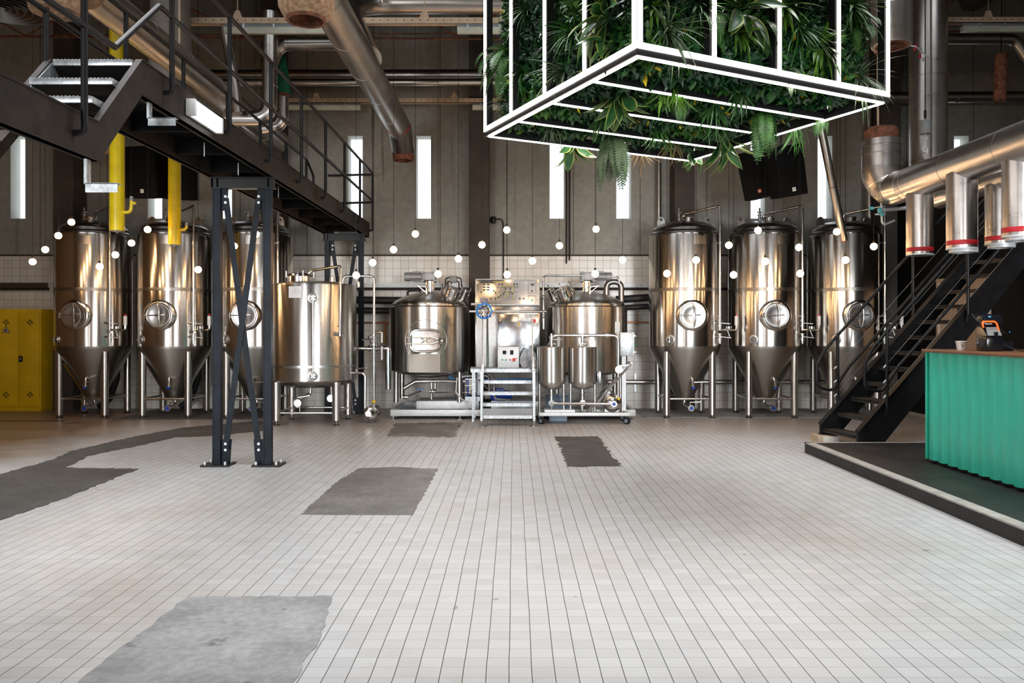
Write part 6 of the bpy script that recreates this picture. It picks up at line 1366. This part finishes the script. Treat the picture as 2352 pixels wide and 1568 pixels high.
# ================================================================== PENDANT GLOBES
def pendant(px, py, d, label):
    c = at(px, py, d); t = thing('pendant_globe', label, 'pendant lamp', c, 'warm white pendant globes')
    r = 0.052
    m = MB(); m.sphere(c, r, 20); obj('globe', m, 'globe_warm', t)
    m = MB(); m.cyl(c+Vector((0, 0, r*0.9)), c+Vector((0, 0, r+0.04)), 0.016, seg=10); obj('cap', m, 'black_steel', t)
    m = MB(); m.cyl(c+Vector((0, 0, r+0.03)), (c.x, c.y, CEIL_Z), 0.0035, seg=5); obj('cord', m, 'black_steel', t)
PD = [
 (954, 537, 'glowing globe below the window left of the middle pillar'), (904, 573, 'glowing globe on the concrete just above the tiles, left of the hatch kettle'),
 (856, 603, 'glowing globe before the top tiles right of the far trestle'), (818, 632, 'glowing globe beside the far trestle post over the storage tank pipe'),
 (1006, 629, 'glowing globe touching the stirrer motor of the hatch kettle'), (1053, 594, 'glowing globe at the top of the tiles left of the middle pillar'),
 (1107, 562, 'glowing globe in front of the middle pillar'), (1164, 528, 'glowing globe beside the black wall lamp'),
 (1165, 630, 'glowing globe just above the control cabinet panel'), (1223, 599, 'glowing globe over the tiles above the right end of the control cabinet'),
 (1285, 564, 'glowing globe below the window with rust streaks, left of two thin rusty pipes'), (1369, 526, 'highest glowing globe right of the two thin rusty pipes'),
 (1367, 629, 'glowing globe touching the stirrer motor of the U pipe kettle'), (1430, 597, 'glowing globe before the tiles above the black insulated pipe'),
 (1532, 628, 'lower globe before the fermenter beside the grey switch box'), (1599, 597, 'upper globe before the fermenter beside the grey switch box'),
 (1674, 563, 'upper globe in the gap between the first two right fermenters'), (1685, 631, 'lower globe in the gap between the first two right fermenters'),
 (1741, 529, 'globe before the dome of the middle right fermenter'), (1758, 600, 'globe before the middle of the middle right fermenter'),
 (1835, 568, 'upper globe by the side pipe of the middle right fermenter'), (1838, 628, 'lower globe by the side pipe of the middle right fermenter'),
 (1922, 532, 'globe at the tip of the leaning pipe'), (1942, 597, 'globe before the middle of the fermenter behind the stairs'),
 (2007, 566, 'globe at the right edge of the fermenter behind the stairs'),
 (164, 510, 'topmost globe before the dome of the fermenter next to the cabinet'), (134, 541, 'globe at the upper left of the fermenter next to the cabinet'),
 (104, 573, 'globe just left of the fermenter next to the cabinet'), (75, 601, 'leftmost globe, over the wall tiles above the yellow cabinet'),
 (302, 558, 'globe in the gap between the first two left fermenters'), (265, 585, 'globe before the right side of the fermenter next to the cabinet'),
 (229, 612, 'lowest globe before the fermenter next to the cabinet'), (339, 527, 'globe at the dome of the second left fermenter'),
 (455, 619, 'globe before the right half of the second left fermenter'), (588, 538, 'globe behind the right-hand brace of the near trestle'), (538, 565, 'globe between the braces of the near trestle')]
for px, py, lab in PD: pendant(px, py, 11.9-(py-526)*0.004 if px > 640 else 12.2, lab)
# ================================================================== HANGING LIGHT CAGE WITH PLANTS
Z0 = 3.40; K = FPX*(Z0-H)
def corner(px, py): d = K/(VY-py); return Vector(((px-VX)/FPX*d, d, Z0))
N = corner(1462, 125); Lc = corner(1113, 315); Rc = corner(2040, 235)
U = (Rc-N); V = (Lc-N); SU, SV = U.length, V.length; U.normalize(); V = (V-U*V.dot(U)).normalized(); W = Vector((0, 0, 1)); SD = (SU+SV)/2
ZTOP = 5.3
rotC = Matrix((U, V, W)).transposed()
cage = thing('light_cage', 'big hanging black cage outlined in white light strips around a block of plants', 'light cage', N+U*SD/2+V*SD/2)
CP = lambda u, v, z: N+U*u+V*v+W*z
def bar(name, u0, u1, v0, v1, z0, z1, strips):
    """black square bar in cage axes with light strips laid on its faces"""
    m = MB(); m.box(CP((u0+u1)/2, (v0+v1)/2, (z0+z1)/2), (u1-u0, v1-v0, z1-z0), rotC); b = obj(name, m, 'led_housing', cage)
    for (a0, a1, b0, b1, c0, c1) in strips:
        m = MB(); m.box(CP((a0+a1)/2, (b0+b1)/2, (c0+c1)/2), (a1-a0, b1-b0, c1-c0), rotC); obj('light_strip', m, 'led_white', b)
bw, bh, e = 0.06, 0.085, 0.006
S = SD
# bottom square: outer strip on the side faces, second strip underneath
bar('beam', 0, S, 0, bw, 0, bh, [(0, S, -e, 0, 0.045, bh), (0.03, S-0.03, 0.022, 0.05, -e, 0)])
bar('beam', 0, bw, bw, S-bw, 0, bh, [(-e, 0, 0, S, 0.045, bh), (0.022, 0.05, 0.03, S-0.03, -e, 0)])
bar('beam', 0, S, S-bw, S, 0, bh, [(0, S, S, S+e, 0.045, bh), (0.03, S-0.03, S-0.05, S-0.022, -e, 0)])
bar('beam', S-bw, S, bw, S-bw, 0, bh, [(S, S+e, 0, S, 0.045, bh), (S-0.05, S-0.022, 0.03, S-0.03, -e, 0)])
for k in (0.25, 0.5, 0.75): bar('cross_bar', bw, S-bw, S*k-0.025, S*k+0.025, 0.005, 0.055, [(bw, S-bw, S*k-0.014, S*k+0.014, -e+0.005, 0.005)])
zt = ZTOP-Z0
for k in range(5):
    q = S*k/4
    if k == 0: bar('upright', 0, bw, 0, bw, bh, zt, [(0.005, 0.045, -e, 0, bh, zt), (-e, 0, 0.005, 0.045, bh, zt)])
    else:
        u = min(q, S-bw)
        bar('upright', u, u+bw, 0, bw, bh, zt, [(u+0.028, u+bw, -e, 0, bh, zt)])
        bar('upright', 0, bw, u, u+bw, bh, zt, [(-e, 0, u+0.025, u+bw, bh, zt)])
bar('upright', S-bw, S, S-bw, S, bh, zt, [(S, S+e, S-bw, S-0.028, bh, zt)])
for k in (1, 2, 3):
    q = S*k/4; bar('upright', q, q+bw, S-bw, S, bh, zt, [(q+0.028, q+bw, S, S+e, bh, zt)]); bar('upright', S-bw, S, q, q+bw, bh, zt, [(S, S+e, q, q+0.03, bh, zt)])
for a in ((0, S, 0, bw), (0, S, S-bw, S), (0, bw, bw, S-bw), (S-bw, S, bw, S-bw)): bar('top_beam', *a, zt-bh, zt, [])
m = MB()
for u, v in ((0.03, 0.03), (S-0.03, 0.03), (0.03, S-0.03), (S-0.03, S-0.03)): p = CP(u, v, zt); m.cyl(p, (p.x, p.y, CEIL_Z-0.01), 0.008, seg=6)
obj('suspension_cable', m, 'black_steel', cage)

# ---- plants
def leaf(m, base, d, n, L, Wd, curl=0.25, segs=4, mat=0, fold=0.25, margin=None):
    """leaf from base along d, upper face n; margin = material index of a pale edge"""
    d = Vector(d).normalized(); n = Vector(n); n = (n-d*n.dot(d)); n = n.normalized() if n.length > 1e-4 else frame_of(d)[0]
    s = d.cross(n); prev = None; p = Vector(base)
    for i in range(segs+1):
        f = i/segs; wd = Wd*math.sin(PI*min(1, 0.08+f*0.92))**0.8*(1-0.25*f) if i < segs else 0.0
        c = p+d*L*f-n*curl*L*f*f
        up = n*fold*wd
        if wd < 1e-5: row = [m.bm.verts.new(c)]
        elif margin is None: row = [m.bm.verts.new(c-s*wd+up), m.bm.verts.new(c), m.bm.verts.new(c+s*wd+up)]
        else: row = [m.bm.verts.new(c-s*wd+up), m.bm.verts.new(c-s*wd*0.78+up*0.7), m.bm.verts.new(c), m.bm.verts.new(c+s*wd*0.78+up*0.7), m.bm.verts.new(c+s*wd+up)]
        if prev:
            for k in range(max(len(prev), len(row))-1):
                m.mi = margin if (margin is not None and k in (0, 3)) else mat
                if len(row) == 1: m._f((prev[k], prev[k+1], row[0]), True)
                elif len(prev) == 1: m._f((prev[0], row[k+1], row[k]), True)
                else: m._f((prev[k], prev[k+1], row[k+1], row[k]), True)
        prev = row
    m.mi = 0
rnd = random.Random(11)
def rv(a): return rnd.uniform(-a, a)
IN = 0.15; FB = 0.07           # gap between cage and plant block
# solid dark core
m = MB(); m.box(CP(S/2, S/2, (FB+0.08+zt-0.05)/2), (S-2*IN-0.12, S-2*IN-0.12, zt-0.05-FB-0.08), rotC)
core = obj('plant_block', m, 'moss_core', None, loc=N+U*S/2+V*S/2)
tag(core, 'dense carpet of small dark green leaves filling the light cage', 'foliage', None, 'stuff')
def carpet(name, o, a, b, n, la, lb, count, label, big=1.0):
    m = MB()
    for i in range(count):
        x, y = rnd.random(), rnd.random(); p = o+a*(x*la)+b*(y*lb)+n*rv(0.03)
        hue = math.sin(x*la*4.1+1.3)*math.cos(y*lb*3.7+0.4)+rv(0.7)
        mt = 0 if hue < 0.35 else (1 if hue < 1.05 else 2)
        if rnd.random() < 0.012: mt = 3
        d = (a*rv(1)+b*rv(1)+n*rnd.uniform(0.25, 1.1)).normalized(); up = (n+a*rv(0.8)+b*rv(0.8))
        L = rnd.uniform(0.05, 0.095)*big; leaf(m, p, d, up, L, L*rnd.uniform(0.16, 0.26), rv(0.3)+0.2, 3, mt)
    for _ in range(0): pass
    o_ = obj(name, m, ['leaf_dark', 'leaf_mid', 'leaf_lime', 'warn_yellow'], core, recalc=False, sharp=0); o_['kind'] = 'stuff'; o_['label'] = label
    return o_
hz = zt-FB-0.05
carpet('leaf_carpet', CP(IN, IN, FB), U, W, -V, S-2*IN, hz, 8500, 'small leaves on the side facing right')
carpet('leaf_carpet', CP(IN, IN, FB), V, W, -U, S-2*IN, hz, 8500, 'small leaves on the side facing left')
carpet('leaf_carpet', CP(IN, IN, FB+0.05), U, V, -W, S-2*IN, S-2*IN, 9000, 'small leaves on the underside', 1.25)
carpet('leaf_carpet', CP(S-IN, IN, FB), V, W, U, S-2*IN, hz, 2500, 'small leaves on the far right side')
carpet('leaf_carpet', CP(IN, S-IN, FB), U, W, V, S-2*IN, hz, 2500, 'small leaves on the far left side')

def hosta(p, n, size, count, label, droop=0.6):
    """bunch of broad leaves with pale margins"""
    p = Vector(p); n = Vector(n).normalized(); a, b, _ = frame_of(n); t = MB()
    for i in range(count):
        an = i*2.4+rv(0.3); el = rnd.uniform(0.3, 1.0)
        d = (a*math.cos(an)+b*math.sin(an))*el+n*rnd.uniform(0.5, 0.9)+Vector((0, 0, -droop*rnd.uniform(0.4, 1.2)))
        d.normalize(); L = size*rnd.uniform(0.75, 1.15); st = p+n*0.02
        q = st+d*L*0.35; t.mi = 0; t.cyl(st, q, 0.005, seg=5, caps=False)
        leaf(t, q, d, n+Vector((0, 0, 0.5))+a*rv(0.4), L, L*rnd.uniform(0.20, 0.26), 0.35, 7, 0, 0.3, 1)
    o = obj('variegated_plant', t, ['leaf_hosta', 'leaf_margin'], None, recalc=False, sharp=0, loc=p)
    tag(o, label, 'plant', 'broad-leaved plants with pale margins')
def fern(p, n, size, count, label, mat='leaf_fern', droop=1.3):
    p = Vector(p); n = Vector(n).normalized(); a, b, _ = frame_of(n); t = MB()
    for i in range(count):
        an = 2*PI*i/count+rv(0.4); d0 = ((a*math.cos(an)+b*math.sin(an))*rnd.uniform(0.4, 0.9)+n*0.8).normalized(); L = size*rnd.uniform(0.7, 1.1)
        pts = []; c = p.copy(); d = d0.copy(); k = 13
        for j in range(k+1):
            pts.append(c.copy()); d = (d+Vector((0, 0, -droop*0.17))).normalized(); c = c+d*L/k
        t.mi = 0; t.tube(pts, lambda f: 0.004*(1-0.7*f), 4, 0, False)
        side = d0.cross(Vector((0, 0, 1))); side = side.normalized() if side.length > 0.1 else a
        for j in range(1, k+1):
            f = j/k; ll = L*0.17*math.sin(PI*min(1, 0.15+0.83*f))**0.7; dd = (pts[j]-pts[j-1]).normalized()
            for s in (-1, 1):
                for h in (0.0, 0.5):
                    leaf(t, pts[j]-dd*(L/k*h), side*s+dd*0.45, dd.cross(side*s)*s, ll, ll*0.16, 0.15, 2, 0, 0.15)
    o = obj('fern', t, mat, None, recalc=False, sharp=0, loc=p); tag(o, label, 'fern', 'ferns of the hanging plant block')
def tuft(p, n, size, count, label, mat='leaf_mid', wd=0.035, droop=0.5):
    p = Vector(p); n = Vector(n).normalized(); a, b, _ = frame_of(n); t = MB()
    for i in range(count):
        an = rv(PI); d = ((a*math.cos(an)+b*math.sin(an))*rnd.uniform(0.05, 0.9)+n*rnd.uniform(0.4, 1.0)+Vector((0, 0, -0.15))).normalized(); L = size*rnd.uniform(0.6, 1.1)
        leaf(t, p, d, Vector((0, 0, 1))+n*0.3+a*rv(0.5), L, L*wd, droop*rnd.uniform(0.5, 1.2), 5, 0, 0.2)
    o = obj('grass_tuft', t, mat, None, recalc=False, sharp=0, loc=p); tag(o, label, 'grass plant', 'grassy tufts of the hanging plant block')
def onface(px, py, face):
    """point of the plant block seen at this place of the photograph"""
    r = at(px, py, 1.0)-Vector((0, 0, H)); o = Vector((0, 0, H))
    if face == 'R': pl, nn = CP(IN, IN-0.02, FB), -V
    elif face == 'L': pl, nn = CP(IN-0.02, IN, FB), -U
    else: pl, nn = CP(IN, IN, FB+0.09), -W
    return o+r*((pl-o).dot(nn)/r.dot(nn)), nn
for px, py, f, sz, n_, lab in ((1405, 40, 'L', 0.27, 12, 'upper broad pale-edged plant on the left face of the cage, by its front edge'), (1420, 100, 'L', 0.20, 6, 'lower broad pale-edged plant on the left face of the cage'),
                               (1690, 25, 'R', 0.26, 10, 'broad pale-edged plant high on the right face of the cage'), (1420, 195, 'B', 0.25, 15, 'broad yellow-edged plant hanging under the front of the cage'),
                               (1312, 312, 'B', 0.27, 9, 'broad-leaved plant hanging at the underside, left of the drooping fern'), (1665, 300, 'B', 0.30, 9, 'broad-leaved plant hanging lowest at the far right of the underside'),
                               (1590, 335, 'B', 0.20, 8, 'small yellow-edged plant at the far corner of the underside')):
    p, nn = onface(px, py, f); hosta(p, nn, sz, n_, lab)
for px, py, f, sz, n_, lab in ((1408, 292, 'B', 0.62, 15, 'large drooping fern hanging in front of two windows'), (1752, 232, 'B', 0.52, 11, 'drooping fern under the right side of the cage'),
                               (1176, 130, 'L', 0.52, 10, 'drooping fern on the left outer edge of the cage'), (1640, 45, 'R', 0.34, 8, 'dark fern high on the right face'), (1735, 60, 'R', 0.32, 8, 'flat fern beside the second right upright'),
                               (1800, 165, 'R', 0.22, 5, 'small pale fern low on the right face'), (1960, 60, 'R', 0.36, 9, 'feathery fern on the far right end of the right face'), (1560, 200, 'B', 0.3, 7, 'short fern at the middle of the underside'), (1885, 240, 'B', 0.28, 8, 'short fern at the right end of the underside')):
    p, nn = onface(px, py, f); fern(p, nn, sz, n_, lab, 'leaf_grey' if py in (292, 165) else 'leaf_fern', 1.5 if f == 'B' else 1.1)
TU = [(1320, 75, 'L', 0.34, 40, 'leaf_mid', 'grassy tuft between the second and third left uprights'), (1205, 165, 'L', 0.30, 36, 'leaf_mid', 'grassy tuft by the first left upright'), (1300, 165, 'L', 0.30, 40, 'leaf_grey', 'greyish tuft low on the left face'),
      (1215, 25, 'L', 0.28, 30, 'leaf_mid', 'grassy tuft at the top of the left face'), (1530, 75, 'R', 0.36, 44, 'leaf_grey', 'greyish arching tuft right of the double front upright'), (1600, 20, 'R', 0.30, 34, 'leaf_mid', 'grassy tuft at the top of the right face by the second upright'),
      (1830, 70, 'R', 0.34, 44, 'leaf_mid', 'grassy tuft between the third and fourth right uprights'), (1690, 80, 'R', 0.24, 24, 'leaf_lime', 'bright rosette under the pale-edged plant of the right face'), (1880, 110, 'R', 0.26, 30, 'leaf_lime', 'bright rosette beside the fourth right upright'),
      (1795, 20, 'R', 0.26, 26, 'leaf_lime', 'bright rosette at the top of the third right upright'), (1500, 20, 'R', 0.2, 18, 'leaf_lime', 'bright rosette at the top near the front edge'), (1965, 180, 'R', 0.34, 44, 'leaf_grey', 'greyish tuft at the lower right end of the right face'), (1950, 20, 'R', 0.32, 34, 'leaf_fern', 'grassy tuft at the top right end'),
      (1540, 175, 'B', 0.26, 30, 'leaf_lime', 'bright leafy rosette under the front right beam'), (1640, 220, 'B', 0.30, 36, 'leaf_mid', 'grassy tuft under the middle of the cage'), (1510, 280, 'B', 0.30, 36, 'leaf_mid', 'grassy tuft on the underside right of the drooping fern'), (1650, 270, 'B', 0.26, 30, 'leaf_fern', 'leafy tuft on the underside near the far corner'),
      (1470, 330, 'B', 0.28, 36, 'dry_leaf', 'dry brown tuft behind the drooping fern'), (1545, 305, 'B', 0.28, 34, 'dry_leaf', 'dry brown tuft at the far side of the underside'), (1270, 270, 'B', 0.28, 34, 'leaf_grey', 'greyish tuft on the underside by the left corner'), (1830, 270, 'B', 0.30, 40, 'leaf_mid', 'grassy tuft hanging under the right end'),
      (1700, 190, 'B', 0.24, 26, 'leaf_fern', 'leafy tuft under the right beam'), (1380, 250, 'B', 0.24, 28, 'leaf_fern', 'leafy tuft on the underside left of the yellow-edged plant'), (1160, 235, 'L', 0.22, 26, 'leaf_grey', 'wispy tuft at the lower left corner of the left face'), (1390, 10, 'L', 0.2, 16, 'leaf_lime', 'bright rosette at the top of the left face')]
for px, py, f, sz, n_, mt, lab in TU:
    p, nn = onface(px, py, f); tuft(p, nn, sz, n_, lab, mt, 0.085 if mt == 'leaf_lime' else (0.05 if mt == 'leaf_fern' else 0.026), 0.6 if f != 'B' else 0.9)
